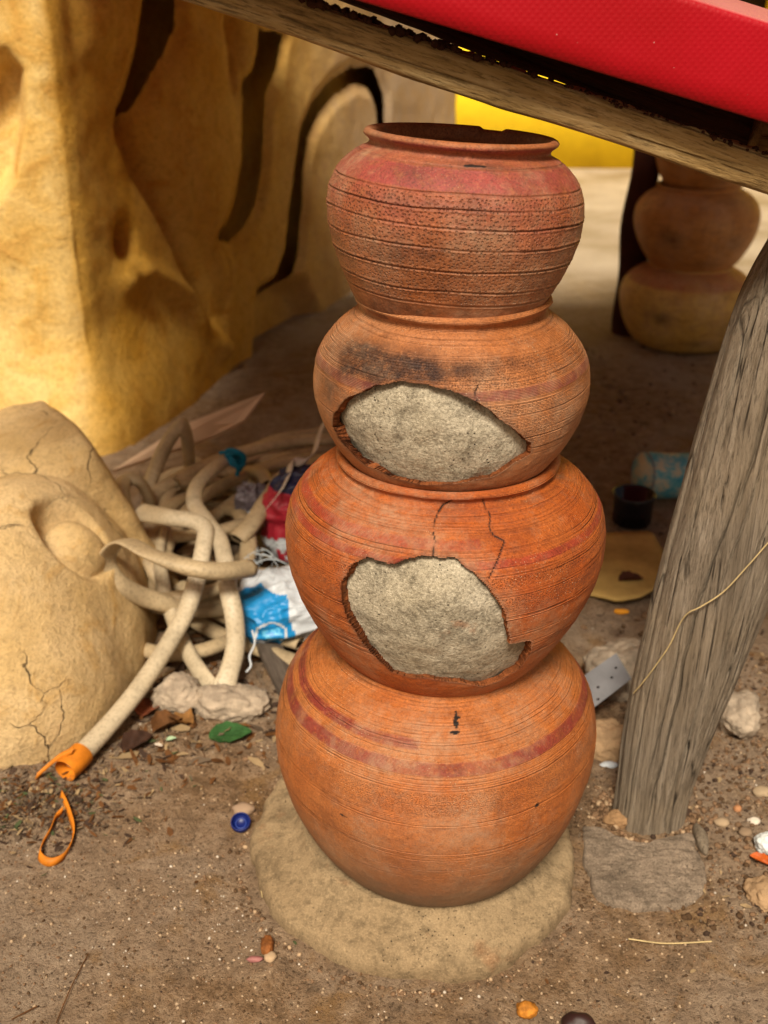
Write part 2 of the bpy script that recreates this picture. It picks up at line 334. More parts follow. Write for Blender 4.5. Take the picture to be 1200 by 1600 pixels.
def gz(x, y): return float(ground_h(np.array([[x]], float), np.array([[y]], float))[0, 0])

# ------------------------------------------------------------------ sculpted ochre wall
C0 = np.array([-.80, 2.85]); C1 = np.array([.37, 5.90]); WD = (C1-C0)/np.linalg.norm(C1-C0)
slotA = [(.477,1.20),(.623,1.20),(.57,1.074),(.488,.994),(.395,.917),(.315,.849),(.279,.823),(.29,.868),(.351,.961),(.408,1.047)]
slotB = [(1.13,1.039),(1.298,1.024),(1.223,.916),(1.153,.85),(1.117,.741),(1.1,.618),(1.043,.499),(.951,.44),(.855,.411),(.75,.44),(.836,.471),(.912,.541),(.953,.658),(.979,.795),(1.003,.891),(1.08,.925),(1.114,.982)]
slotC = [(2.159,.865),(1.915,.879),(1.691,.843),(1.527,.777),(1.437,.708),(1.384,.602),(1.328,.451),(1.276,.298),(1.187,.211),(1.103,.163),(1.22,.163),(1.318,.194),(1.374,.254),(1.42,.413),(1.444,.572),(1.479,.67),(1.577,.739),(1.751,.804),(1.948,.832),(2.086,.805),(2.173,.721),(2.211,.588),(2.28,.58),(2.257,.752)]
petal = [(.616,1.123),(.527,1.026),(.46,.929),(.439,.829),(.48,.737),(.56,.597),(.632,.429),(.69,.251),(.711,.094),(.809,.329),(.779,.436),(.867,.507),(.94,.66),(.974,.835),(.956,.97),(.868,1.101)]
def relief(U, Z):
    h = .012*fbm(np.stack([U, Z, U*0], -1), 4, 4, 2)
    for s, d in ((slotA, .020), (slotB, .020), (slotC, .020)): h = h-d*sstep(.055, .010, polydist(s, U, Z))
    dp = polydist(petal, U, Z); h = h+.034*sstep(.015, -.11, dp)*sstep(.05, .5, Z)*sstep(1.0, .7, U)+.010*np.exp(-(dp/.018)**2)
    ridge = linedist([(.301,.441),(.397,.387),(.516,.314),(.609,.187),(.71,.083)], U, Z); h = h+.035*np.exp(-(ridge/.03)**2)
    r2 = linedist([(.312,.817),(.343,.737),(.421,.638),(.524,.489),(.601,.355),(.66,.195)], U, Z); h = h-.075*np.exp(-(r2/.045)**2)
    h = h-.085*np.exp(-(((U-.234)/.035)**2+((Z-.535)/.045)**2))+.03*np.exp(-(((U-.215)/.05)**2+((Z-.43)/.04)**2))
    h = h+.05*np.exp(-(((U-.175)/.07)**4+((Z-1.13)/.11)**4))-.09*np.exp(-(((U-.18)/.05)**2+((Z-1.18)/.035)**2))
    h = h-.07*np.exp(-(((U-.925)/.05)**2+((Z-1.0)/.13)**2))
    h = h-.08*sstep(.10, .0, polydist([(1.05,.15),(1.36,.10),(1.50,-.1),(1.0,-.1)], U, Z))
    h = h+.10*sstep(.35, .0, Z)*sstep(.95, .1, U)*.8
    # left front face (negative U): an eye-shaped hollow
    h = h-.10*sstep(.02, -.03, polydist([(-.115,1.03),(-.085,.99),(-.10,.87),(-.14,.74),(-.20,.68),(-.28,.72),(-.25,.88),(-.18,.98)], U, Z))
    return h
us = np.unique(np.r_[np.linspace(-1.5, -.3, 30), np.arange(-.3, 2.4, .009), np.linspace(2.4, 3.27, 30)]); zs = np.unique(np.r_[np.arange(-.05, 1.25, .010), np.linspace(1.25, 2.1, 14)])
U, Z = np.meshgrid(us, zs, indexing='ij')
FD = np.array([-1., -.06]); FD = FD/np.linalg.norm(FD)                 # front face runs to the left
PX = np.where(U > 0, C0[0]+WD[0]*U, C0[0]-FD[0]*U); PY = np.where(U > 0, C0[1]+WD[1]*U, C0[1]-FD[1]*U)
k = .5+.5*np.tanh(U/.009)
NX = k*WD[1]+(1-k)*(.06); NY = -k*WD[0]-(1-k)*1.; nn = np.hypot(NX, NY); NX /= nn; NY /= nn
H_ = relief(U, Z)-.012*np.exp(-(U/.03)**2)+.012*np.exp(-(U/.05)**2)*fbm(np.stack([U*0, Z, Z*0], -1), 6, 2, 8)
V = np.stack([PX+NX*H_, PY+NY*H_, Z], -1); nv = len(zs); nu = len(us)
B = V.copy(); B[..., 0] = PX-NX*.19; B[..., 1] = PY-NY*.19
F = gridF(nu, nv); nV = nu*nv
hol = np.minimum(np.minimum(polydist(slotA, U, Z), polydist(slotB, U, Z)), polydist(slotC, U, Z)).reshape(-1); F0 = F; F = F[hol[F].max(1) > .013]     # the slots open into the wall, made hollow to turn them dark
cap = [(i*nv+nv-1, (i+1)*nv+nv-1, nV+(i+1)*nv+nv-1, nV+i*nv+nv-1) for i in range(nu-1)]+[((nu-1)*nv+j, nV+(nu-1)*nv+j, nV+(nu-1)*nv+j+1, (nu-1)*nv+j+1) for j in range(nv-1)]+[(j, j+1, nV+j+1, nV+j) for j in range(nv-1)]
w = make('sculpted_wall', np.vstack([V.reshape(-1, 3), B.reshape(-1, 3)]), np.vstack([F, np.array(cap), F0[:, ::-1]+nV]), M_wall)
pal = np.zeros((2*nu*nv, 4)); pal[:nu*nv, 0] = sstep(.9, 2.4, U).reshape(-1); pal[:nu*nv, 1] = sstep(.01, -.03, U).reshape(-1); marks(w, pal, 'pale')  # left face's light painted in; far end mixes paler plaster and open light
tag(w, 'tall ochre earth wall with carved petals and curved openings, behind the hoses', 'wall')

# ------------------------------------------------------------------ plaster animal head sculpture (implicit surface)
def surface_nets(f, lo, hi, h):
    n = [int((b-a)/h)+1 for a, b in zip(lo, hi)]
    ax = [a+h*np.arange(m) for a, m in zip(lo, n)]
    G = np.stack(np.meshgrid(*ax, indexing='ij'), -1); D = f(G); ins = D < 0
    c = np.zeros([m-1 for m in n]+[3]); cnt = np.zeros([m-1 for m in n])
    corners = [(i, j, k) for i in (0, 1) for j in (0, 1) for k in (0, 1)]
    sl = lambda a, o: a[o[0]:a.shape[0]-1+o[0], o[1]:a.shape[1]-1+o[1], o[2]:a.shape[2]-1+o[2]]
    for a in corners:
        for q in range(3):
            if a[q]: continue
            b = list(a); b[q] = 1
            da, db = sl(D, a), sl(D, b); m = (da < 0) != (db < 0); t = np.where(m, da/np.where(m, da-db, 1), 0)
            p = np.zeros(c.shape); p[..., 0], p[..., 1], p[..., 2] = a; p[..., q] = t
            c += p*m[..., None]; cnt += m
    act = cnt > 0; idx = -np.ones(act.shape, int); idx[act] = np.arange(act.sum())
    I = np.argwhere(act); V = (I+c[act]/cnt[act][:, None])*h+np.array(lo); Fs = []
    for q in range(3):
        o = [0, 0, 0]; o[q] = 1; A = ins[:n[0]-o[0], :n[1]-o[1], :n[2]-o[2]]; Bq = ins[o[0]:, o[1]:, o[2]:]
        E = np.argwhere(A != Bq); r, s = [(1, 2), (2, 0), (0, 1)][q]
        ok = (E[:, r] > 0) & (E[:, s] > 0) & (E[:, r] < n[r]-1) & (E[:, s] < n[s]-1); E = E[ok]
        def at(dr, ds):
            e = E.copy(); e[:, r] -= dr; e[:, s] -= ds; return idx[e[:, 0], e[:, 1], e[:, 2]]
        qd = np.stack([at(1, 1), at(0, 1), at(0, 0), at(1, 0)], -1); fl = ~A[E[:, 0], E[:, 1], E[:, 2]]; qd[fl] = qd[fl][:, ::-1]; Fs.append(qd)
    return V, np.vstack(Fs)
def ell(G, c, r):
    q = (G-np.array(c))/np.array(r); l = np.linalg.norm(q, axis=-1); return (l-1)*min(r)
def smin(a, b, k): h = np.clip(.5+.5*(b-a)/k, 0, 1); return b+(a-b)*h-k*h*(1-h)
def smax(a, b, k): return -smin(-a, -b, k)
HC, HR = np.array([-.70, 1.80, -.02]), np.array([.245, .37, .370])
_o = (np.array([0, 0, CAM_H])-HC)/HR; _r = seen(124, 838)/HR; _b = _o@_r; _t = (-_b-math.sqrt(_b*_b-(_r@_r)*(_o@_o-1)))/(_r@_r)
EP = np.array([0, 0, CAM_H])+seen(124, 838)*_t; EN = (EP-HC)/HR**2; EN /= np.linalg.norm(EN)         # where the eye sits on the dome, and its normal
ET = np.cross([0, 0, 1], EN); ET /= np.linalg.norm(ET); EV = np.cross(EN, ET)
def oriented(G, c, r):
    q = G-c; return ell(np.stack([q@EN, q@ET, q@EV], -1), (0, 0, 0), r)
def head(G):
    x, y, z = G[..., 0], G[..., 1], G[..., 2]
    d = ell(G, HC, HR)
    d = smin(d, ell(G, (-.61, 1.60, .03), (.11, .13, .15)), .06)                        # cheek under the eye
    d = smax(d, -oriented(G, EP+EN*.012+EV*.008, (.070, .078, .102)), .007)              # socket
    d = smin(d, oriented(G, EP-EN*.033-EV*.018, (.046, .048, .060)), .003)              # eyeball
    a = (x+.665)*.90+(y-2.1)*.43+.02*np.sin(y*9)                                        # across the ridge, to the right
    ridge = smax(z-(.395-2.3*a), z-(.395+.22*a), .03)*.45
    ridge = smax(ridge, np.maximum(1.93+.3*a-y, y-2.22-.3*a), .04); ridge = smax(ridge, -.98-x, .05)
    d = smin(d, ridge, .006)
    return d+.004*fbm(G, 14, 3, 4)+.010*fbm(G, 5, 2, 7)
V, F = surface_nets(head, (-1.02, 1.36, -.05), (-.33, 2.5, .46), .0065)
o = make('animal_sculpture', V, F, M_sculpt)
tag(o, 'cracked tan plaster animal head with a round eye, at left before the ochre wall', 'sculpture')

# ------------------------------------------------------------------ far yellow building, right background
yb = empty('yellow_building', (3, 8.2, 0))
tag(yb, 'bright yellow painted building with dark window openings in the far background', 'building')
def ybox(name, x0, x1, y0, y1, z0, z1, m):
    V, F = box((x0+x1)/2-3, (y0+y1)/2-8.2, (z0+z1)/2, x1-x0, y1-y0, z1-z0); return make(name, V, F, m, yb, False)
ybox('wall', -3, 11, 8.06, 8.3, 0, .93, M_yellow)
ybox('wall', -3, 11, 8.065, 8.3, 2.1, 3.0, M_yellow)
xe = [-3, 2.28, 2.62, 2.93, 3.4, 3.72, 5.2, 6.2, 11]
for a, b in zip(xe[0::2], xe[1::2]): ybox('pier', a, b, 8.062, 8.3, .93, 2.1, M_yellow)
for a, b in ((2.28, 2.62), (2.93, 3.4), (3.72, 5.2)): pass
for a, b in zip(xe[1:-1:2], xe[2::2]): ybox('window', a, b, 8.22, 8.26, .93, 2.1, M_dark)

# ------------------------------------------------------------------ concrete base and the clay pots
th = np.linspace(-PI, PI, 300, endpoint=False); cs = np.stack([np.cos(th), np.sin(th), th*0], -1)
Rb = .243+.014*fbm(cs, 1.3, 2, 21)+.010*fbm(cs, 5, 4, 22)
prof = [(1., -.03), (1.006, .010), (.996, .020), (.972, .027), (.9, .033), (.8, .040), (.74, .048), (.70, .060), (.66, .062), (.3, .05)]
pr = resample(catmull(prof, 8), 70)
R2 = Rb[:, None]*pr[:, 0][None]; P = np.stack([R2*np.sin(th)[:, None], -R2*np.cos(th)[:, None], np.broadcast_to(pr[:, 1], R2.shape)], -1)
P[..., 2] += .0028*fbm(P, 18, 4, 31)+.005*fbm(P, 6, 2, 32)
P[..., :2] += (.002*fbm(P, 45, 3, 33))[..., None]
o = make('cement_footing', P, gridF(300, 70, True)[:, ::-1], M_base, loc=(BASE_C[0], BASE_C[1], 0))
tag(o, 'round flat cement footing under the lowest orange clay pot', 'footing')

def thetas(nf, nb, half=112):
    f = np.linspace(-half, half, nf); b = np.linspace(half, 360-half, nb+2)[1:-1]; return np.radians(np.r_[f, b])
def rot_mat(rx, ry): return (math.radians(rx), math.radians(ry), 0)
def pot(name, loc, rot, prof, mat, grooves=(), hole=None, cracks=(), slips=(), soots=(), tars=(), pitband=None, rim=.007, nf=380, nb=70, n=300, inner=True, seed=0, wob=.0021, dirt_bottom=0., notch=None, blush=None):
    root = empty(name, loc); root.rotation_euler = rot_mat(*rot); inner = inner and hole is None
    pr = resample(catmull([(r, z) for r, z in prof], 24), n)
    rt, zt = pr[-1]
    lip = [(rt+.0005, zt+.003), (rt-.003, zt+.006), (rt-.008, zt+.0055), (rt-.012, zt+.001), (rt-.012, zt-.01)]
    zi = [(r-.010, z) for r, z in prof[::-1] if z < zt-.012 and z > zt-.10]
    tail = resample(catmull(np.vstack([pr[-1:], np.array(lip+(zi if inner else []))]), 10), 46 if inner else 22)[1:]
    full = np.vstack([pr, tail]); N = len(full); T = thetas(nf, nb); nt = len(T)
    s = np.r_[0, np.cumsum(np.hypot(*np.diff(full, axis=0).T))]
    TH = np.broadcast_to(T[:, None], (nt, N)); Zl = np.broadcast_to(full[:, 1][None], (nt, N)).copy(); R = np.broadcast_to(full[:, 0][None], (nt, N)).copy()
    outer = np.broadcast_to((np.arange(N) < n)[None], (nt, N))
    Q = np.stack([R*np.sin(TH), -R*np.cos(TH), Zl], -1)
    wav = vnoise(np.stack([np.sin(TH)*1.6, np.cos(TH)*1.6, Zl*3], -1), 1., seed+5)
    cav = np.zeros((nt, N))
    disp = wob*2*wav+.0009*fbm(Q, 30, 3, seed+1)+.0004*fbm(Q, 120, 2, seed+2)
    for gq in grooves:
        z0, dep, wid = gq[:3]; t0, t1 = (gq[3], gq[4]) if len(gq) > 3 else (-999, 999)
        zz = Zl-z0-.0013*vnoise(np.stack([np.sin(TH)*2.2, np.cos(TH)*2.2, TH*0+z0*90], -1), 1., seed+7)
        dep = dep*(.55+.75*np.clip(.5+.8*vnoise(np.stack([np.sin(TH)*1.7, np.cos(TH)*1.7, TH*0+z0*300], -1), 1., seed+3), 0, 1)); gg = np.exp(-(zz/wid)**2); cav = np.maximum(cav, gg*np.minimum(1., dep/.0013)); deg = np.degrees(np.where(TH > PI, TH-2*PI, TH))
        disp = disp-dep*gg*((deg > t0) & (deg < t1))+dep*.45*np.exp(-((np.abs(zz)-wid*1.9)/wid)**2)*((deg > t0) & (deg < t1))
    disp = np.where(outer, disp, .3*disp)
    deg = np.degrees(np.where(TH > PI, TH-2*PI, TH))
    mk = np.zeros((nt, N, 4)); mk[..., 1] = np.where(outer, cav*(.34+.25*fbm(Q, 9, 2, seed+9)), 0)  # groove grime, painted dark to strengthen the shade in the grooves
    Rm = float(max(full[:, 0]))
    for (z0, z1, t0, t1) in slips:
        e = .0012*fbm(Q, 40, 3, seed+11); m = sstep(z0-.0012, z0+.0012, Zl+e)*sstep(z1+.0012, z1-.0012, Zl+e)*sstep(t0-1, t0, deg)*sstep(t1+1, t1, deg)*outer
        mk[..., 0] = np.maximum(mk[..., 0], m); disp = disp+.0004*m
    if blush: mk[..., 0] = np.maximum(mk[..., 0], blush[2]*sstep(blush[0], blush[1], Zl+.02*fbm(Q, 12, 3, seed+8))*(.5+.7*np.clip(.5+fbm(Q, 16, 3, seed+2), 0, 1))*outer)
    for (t0, z0, wt, wz, a) in soots:
        e = 1+.9*fbm(Q, 26, 4, seed+13); mk[..., 1] = np.maximum(mk[..., 1], np.clip(a*np.exp(-(((deg-t0)/wt)**2+((Zl-z0)/wz)**2)*1.2)*e, 0, 1)*outer)
    if dirt_bottom: mk[..., 1] = np.maximum(mk[..., 1], dirt_bottom*sstep(.05, .015, Zl+.02*fbm(Q, 20, 3, seed)))
    for (t0, z0, wt, wz) in tars:
        mk[..., 2] = np.maximum(mk[..., 2], sstep(.0, .12, fbm(Q, 110, 3, seed+3)+.5-((deg-t0)/wt)**2-((Zl-z0)/wz)**2)*outer*(np.abs(deg-t0) < wt*1.6))
    for c in cracks:
        d = linedist([(t*Rm*PI/180, z) for t, z in c], deg*Rm*PI/180+.0012*fbm(Q, 70, 2, seed+4), Zl+.0008*fbm(Q, 70, 2, seed+6))
        mk[..., 2] = np.maximum(mk[..., 2], sstep(.0012, .0004, d)*outer); disp = disp-.0025*sstep(.0016, .0004, d)*outer
    if pitband: mk[..., 3] = sum(sstep(a-.002, a+.002, Zl)*sstep(b+.002, b-.002, Zl) for a, b in pitband)*outer
    rr = R+np.where(outer, disp, disp)
    P = np.stack([rr*np.sin(TH), -rr*np.cos(TH), Zl], -1)
    if notch:                                                      # a break in the far side of the rim
        for t0, wt, dz in notch:
            dd = np.abs((deg-t0+180) % 360-180); P[..., 2] -= np.where(P[..., 2] > zt-.02, dz*sstep(wt, wt*.6, dd), 0)
    F = gridF(nt, N, True)
    V = P.reshape(-1, 3); fm = np.zeros(len(F), int); mkf = mk.reshape(-1, 4); uvs = np.stack([deg*PI/180*Rm, np.broadcast_to(s[None], (nt, N))], -1).reshape(-1, 2)
    if hole is not None:
        hp = [(t*Rm*PI/180, z) for t, z in hole]; X2 = deg*Rm*PI/180+.0035*fbm(Q, 45, 3, seed+15); Z2 = Zl+.0035*fbm(Q, 45, 3, seed+16)
        hd = np.where(outer, polydist(hp, X2, Z2), 1.).reshape(-1)
        # dark lip round the break
        lipm = sstep(.006, .0, np.abs(hd)); mkf[:, 1] = np.maximum(mkf[:, 1], .55*lipm)
        kill = (hd[F].mean(1) < 0); keep = F[~kill]
        E = np.sort(np.vstack([F[:, [0, 1]], F[:, [1, 2]], F[:, [2, 3]], F[:, [3, 0]]]), 1)
        own = np.tile(kill, 4); key = E[:, 0]*len(V)+E[:, 1]; o_ = np.argsort(key, kind='stable'); key = key[o_]; own = own[o_]
        same = key[1:] == key[:-1]; dif = own[1:] != own[:-1]; bk = key[1:][same & dif]; be = np.stack([bk//len(V), bk % len(V)], -1)
        bv = np.unique(be); mp = {int(v): len(V)+i for i, v in enumerate(bv)}
        pb = V[bv]; rad = np.linalg.norm(pb[:, :2], axis=1); tk = .012+.009*fbm(pb, 30, 4, seed+20); f = (rad-tk)/rad
        mid = pb.copy(); ff = (rad-.4*tk)/rad; mid[:, :2] *= ff[:, None]; mid += .0022*np.stack([fbm(pb, 90, 2, 1), fbm(pb, 90, 2, 2), fbm(pb, 90, 2, 3)], -1)
        inn = pb.copy(); inn[:, :2] *= f[:, None]; inn += .003*np.stack([fbm(pb, 70, 2, 4), fbm(pb, 70, 2, 5), fbm(pb, 70, 2, 6)], -1)
        V = np.vstack([V, mid, inn]); nb_ = len(bv)
        i0 = np.array([mp[int(a)] for a in be[:, 0]]); i1 = np.array([mp[int(a)] for a in be[:, 1]])
        Fe = np.vstack([np.stack([be[:, 0], be[:, 1], i1, i0], -1), np.stack([i0, i1, i1+nb_, i0+nb_], -1)])
        F = np.vstack([keep, Fe]); fm = np.r_[np.zeros(len(keep), int), np.ones(len(Fe), int)]
        mkf = np.vstack([mkf, np.zeros((2*nb_, 4))]); uvs = np.vstack([uvs, np.zeros((2*nb_, 2))])
        core = [(max(.01, r-.0095), z) for r, z in prof if z < prof[-1][1]-.03]; cp = resample(catmull(core, 12), 110); T2 = thetas(150, 40)
        R3 = np.broadcast_to(cp[:, 0][None], (len(T2), 110)); T3 = np.broadcast_to(T2[:, None], R3.shape); Z3 = np.broadcast_to(cp[:, 1][None], R3.shape)
        Q3 = np.stack([R3*np.sin(T3), -R3*np.cos(T3), Z3], -1); d3 = .008*fbm(Q3, 9, 3, seed+41)+.0022*fbm(Q3, 45, 4, seed+42)-.0015
        R4 = R3+d3; make('cement_fill', np.stack([R4*np.sin(T3), -R4*np.cos(T3), Z3], -1), gridF(len(T2), 110, True), M_cem, root)
    b = make('body', V, F, [mat, M_raw], root, fmat=fm)
    marks(b, mkf); ul = b.data.uv_layers.new(name='UVMap'); li = np.zeros(len(b.data.loops), np.int32); b.data.loops.foreach_get('vertex_index', li); ul.data.foreach_set('uv', uvs[li].astype(np.float32).ravel())
    return root
def rows(a, b, step, dep, wid, *lim): return [(z+step*random.uniform(-.4, .4), dep*(.7+.6*random.random()), wid*(.8+.4*random.random()), *lim) for z in np.arange(a, b, step)]

prof1 = [(.06,0),(.098,.010),(.119,.042),(.136,.082),(.1432,.112),(.1425,.142),(.132,.165),(.115,.181),(.1025,.188),(.1005,.193),(.107,.199)]
prof2 = [(.09,0),(.122,.012),(.147,.047),(.161,.085),(.1635,.113),(.157,.145),(.138,.172),(.119,.188),(.110,.195),(.1085,.201),(.114,.208)]
prof3 = [(.09,0),(.130,.014),(.165,.06),(.194,.125),(.2035,.178),(.197,.222),(.175,.255),(.148,.275),(.134,.281),(.132,.286),(.137,.292)]
prof4 = [(.14,0),(.168,.020),(.198,.075),(.2175,.14),(.224,.195),(.217,.247),(.196,.287),(.167,.313),(.143,.326),(.137,.331)]
hole2 = [(-60.5,.0775),(-57,.0955),(-50.8,.1149),(-45.5,.1281),(-34.3,.1434),(-28.2,.149),(-21.7,.1529),(-14.7,.1529),(-7.3,.149),(.5,.1442),(6.5,.1376),(13,.1255),(19.5,.1114),(25.5,.0955),(31.3,.08),(32.5,.0649),(24.8,.0542),(17,.0416),(8.5,.0355),(-1.5,.0318),(-17.2,.0273),(-31.2,.0325),(-43,.0393),(-51.7,.0526),(-59,.0623)]
hole3 = [(-38.2,.1755),(-37.7,.198),(-34.3,.2222),(-29.8,.2335),(-26.2,.2324),(-22.2,.2324),(-18.5,.2356),(-15,.2428),(-11,.2458),(-7.3,.2448),(.8,.2428),(6.2,.2291),(11.8,.209),(16.5,.183),(18.8,.1544),(20.5,.1313),(29.8,.1229),(32.8,.0973),(31.3,.0691),(23.8,.0538),(17,.0475),(5.5,.0614),(-10.2,.0702),(-23,.068),(-30.7,.1019),(-36.5,.1409)]
p4 = pot('clay_pot', (.070, 1.25, .045), (0, .3), prof4, M_p4, seed=40,
    grooves=rows(.297, .330, .0024, .0009, .0007)+rows(.2640, .2690, .0024, .0008, .0006)+rows(.286, .292, .0024, .0006, .0006)+rows(.252, .261, .003, .0007, .0006)+[(.216,.0008,.0007),(.209,.001,.0008),(.203,.0007,.0007),(.160,.0009,.0008),(.154,.0009,.0008),(.148,.0006,.0007),(.128,.0007,.0007),(.112,.0006,.0008),(.236,.0006,.0006)],
    slips=[(.270,.284,-180,180),(.294,.303,-180,-9)], tars=[(6.6,.3225,1.0,.0035),(5.8,.3165,1.6,.0042),(6.6,.3195,2.2,.0018),(5.0,.3095,2.4,.0016),(6.,.3128,1.2,.0016),(-38,.205,2,.004),(33,.21,1.2,.004),(-33,.19,3,.003)], soots=[(-40,.21,5,.012,.35),(-30,.16,16,.03,.25)], pitband=[(.221,.25)])
tag(p4, 'largest bright orange clay pot, bottom of the front stack, on the cement footing', 'pot', 'clay pots of the front stack')
p3 = pot('clay_pot', (.0755, 1.25, .361), (0, .6), prof3, M_p3, seed=30,
    grooves=rows(.2605, .281, .0023, .0010, .0007)+rows(.2405, .2475, .0023, .0009, .0006)+rows(.219, .230, .0027, .0009, .0007)+rows(.198, .207, .003, .0009, .0007)+rows(.163, .176, .0034, .0009, .0007)+rows(.135, .148, .0036, .0008, .0007)+rows(.095, .125, .0045, .0007, .0008),
    hole=hole3, cracks=[[(-1,.290),(-2.5,.2851),(-7,.278),(-8.2,.2712),(-8.2,.2642),(-7,.257),(-7.3,.2448)],[(14.5,.290),(15.8,.2818),(16.3,.2745),(14.3,.2657),(15.2,.2596),(18.8,.2543),(15,.2387),(11.5,.221)]],
    slips=[(.249,.2585,-180,9),(.231,.239,-180,180)], soots=[(0,.283,14,.006,.35),(25,.284,10,.005,.3)], pitband=[(.208,.219),(.178,.197)])
tag(p3, 'cracked orange clay pot with tall broken hole, second from bottom of the front stack', 'pot', 'clay pots of the front stack')
p2 = pot('clay_pot', (.079, 1.25, .640), (0, .4), prof2, M_p2, seed=20,
    grooves=rows(.150, .180, .0030, .0007, .0006)+rows(.130, .1365, .0026, .0008, .0006)+[(.118,.0008,.0007),(.113,.0006,.0006),(.098,.0008,.0007),(.09,.0007,.0007),(.075,.0008,.0007),(.066,.0006,.0007),(.190,.0012,.001),(.186,.0006,.0006)],
    hole=hole2, cracks=[[(7.5,.152),(6,.146),(6.5,.1376)]], slips=[(.1365,.147,-180,180)],
    soots=[(-47,.160,22,.020,1.7),(-20,.164,22,.013,1.6),(4,.165,15,.010,1.2),(-62,.125,14,.03,.6),(-38,.15,14,.012,.75),(20,.168,12,.008,.35)], pitband=[(.119,.130),(.078,.112),(.148,.175)])
tag(p2, 'sooty clay pot with wide oval hole showing cement, second from top, front stack', 'pot', 'clay pots of the front stack')
p1 = pot('clay_pot', (.0725, 1.25, .8255), (-1.2, 3.6), prof1, M_p1, seed=10,
    grooves=[(.1822,.0014,.0009),(.1586,.0016,.0010),(.1433,.0016,.001),(.1259,.0016,.001),(.1042,.0016,.001),(.0807,.0016,.001),(.0564,.0015,.001),(.0415,.0012,.001)],
    slips=[(.160,.181,-180,180),(.196,.21,-180,180)], soots=[(-22,.172,9,.009,.8),(8,.184,16,.004,.5),(-12,.147,30,.006,.4),(-24,.095,26,.02,.45),(8,.115,14,.02,.3),(35,.07,3,.012,.6),(-20,.03,30,.012,.5)], pitband=[(.044,.156)], tars=[(2,.184,12,.0018)], dirt_bottom=.4, blush=(.07, .17, .75),
    notch=[(155, 10, .003)], n=260, nb=260)
tag(p1, 'small open reddish clay pot with dotted bands, topmost of the front stack', 'pot', 'clay pots of the front stack')

# back stack, out of focus under the far edge of the roof
M_b1 = clay('clay_back_ochre', (.72, .48, .13), (.58, .33, .06), (.22, .10, .03), specks=.1, slip=(.36, .13, .05))
M_b2 = clay('clay_back_brown', (.64, .32, .095), (.50, .21, .045), (.18, .075, .03), specks=.1)
sc = lambda pf, kr, kz: [(r*kr, z*kz) for r, z in pf]
kw = dict(nf=120, nb=40, n=90, inner=False)
for (x, y, z, pf, m, lab, sl) in ((1.085, 3.86, .0, sc(prof4, 1.05, .86), M_b1, 'blurred ochre clay pot on the ground, bottom of the far stack', [(.235,.32,-180,180)]),
                                  (1.09, 3.86, .272, sc(prof3, 1.05, .98), M_b2, 'blurred round brown clay pot in the middle of the far stack', []),
                                  (1.09, 3.86, .545, sc(prof2, 1.02, 1.1), M_b2, 'blurred dark clay pot at the top of the far stack, half hidden by the beam', [])):
    o = pot('clay_pot', (x, y, z), (0, random.uniform(-1.5, 1.5)), pf, m, slips=sl, seed=int(z*100)+60, soots=[(-35, .14, 12, .03, .6), (25, .12, 14, .04, .5), (0, .05, 20, .02, .4)], **kw)
    tag(o, lab, 'pot', 'clay pots of the far stack')

# ------------------------------------------------------------------ low roof: post, beam, plank, red sheet, rear post
def bar(name, A, Bp, up, depth, mat, ny=160, amp=.003, seed=0, parent=None, crust=0.):
    # a timber from A to B (front lower edge), height 'up' and depth in +Y; rough sawn surface
    A = np.array(A, float); Bp = np.array(Bp, float); L = np.linalg.norm(Bp-A); d = (Bp-A)/L
    yv = np.array([0, 1., 0]); yv = yv-d*(yv@d); yv /= np.linalg.norm(yv); uv_ = np.cross(d, yv); uv_ = uv_ if uv_[2] > 0 else -uv_
    k = 9; sec = []
    for i in range(k): sec.append((i/k, 0))
    for i in range(k): sec.append((1, i/k))
    for i in range(k): sec.append((1-i/k, 1))
    for i in range(k): sec.append((0, 1-i/k))
    sec = np.array(sec)            # (up, depth)
    e = .06; sec = np.clip(sec, 0, 1)
    t = np.linspace(0, L, ny); S = np.zeros((ny, len(sec), 3))
    hs, ht = up, depth
    a = sec[:, 0]; b = sec[:, 1]
    corner = ((np.abs(a-.5) > .49) & (np.abs(b-.5) > .49))
    aa = np.where(corner, .5+(a-.5)*.93, a); bb = np.where(corner, .5+(b-.5)*.93, b)
    S = t[:, None, None]*np.array([1., 0, 0])+np.stack([np.zeros((ny, len(sec))), np.broadcast_to(bb*ht, (ny, len(sec))), np.broadcast_to(aa*hs, (ny, len(sec)))], -1)
    q = S*np.array([.25, 1, 1]); n1 = fbm(q, 40, 3, seed+1); n2 = fbm(q, 40, 3, seed+2)
    S[..., 1] += amp*n1; S[..., 2] += amp*n2+amp*1.2*fbm(S*[1, 0, 0], 5, 2, seed+3)
    if crust:
        top = (a > .9)[None]; S[..., 2] += np.where(top, crust*np.maximum(0, fbm(S, 70, 3, seed+5)), 0)
    nS = len(sec); F = gridF(ny, nS+1)[:0]
    I, J = np.meshgrid(np.arange(ny-1), np.arange(nS), indexing='ij'); J2 = (J+1) % nS
    F = np.stack([I*nS+J, (I+1)*nS+J, (I+1)*nS+J2, I*nS+J2], -1).reshape(-1, 4)
    Vv = S.reshape(-1, 3); c0 = len(Vv); Vv = np.vstack([Vv, S[0].mean(0), S[-1].mean(0)])
    caps = [(c0, (j+1) % nS, j, j) for j in range(nS)]
    Fl = F.tolist()+[(c0, j, (j+1) % nS) for j in range(nS)]+[(c0+1, (ny-1)*nS+(j+1) % nS, (ny-1)*nS+j) for j in range(nS)]
    o = make(name, Vv, Fl, mat, parent); from mathutils import Matrix
    o.matrix_world = Matrix(((d[0], yv[0], uv_[0], A[0]), (d[1], yv[1], uv_[1], A[1]), (d[2], yv[2], uv_[2], A[2]), (0, 0, 0, 1)))
    return o
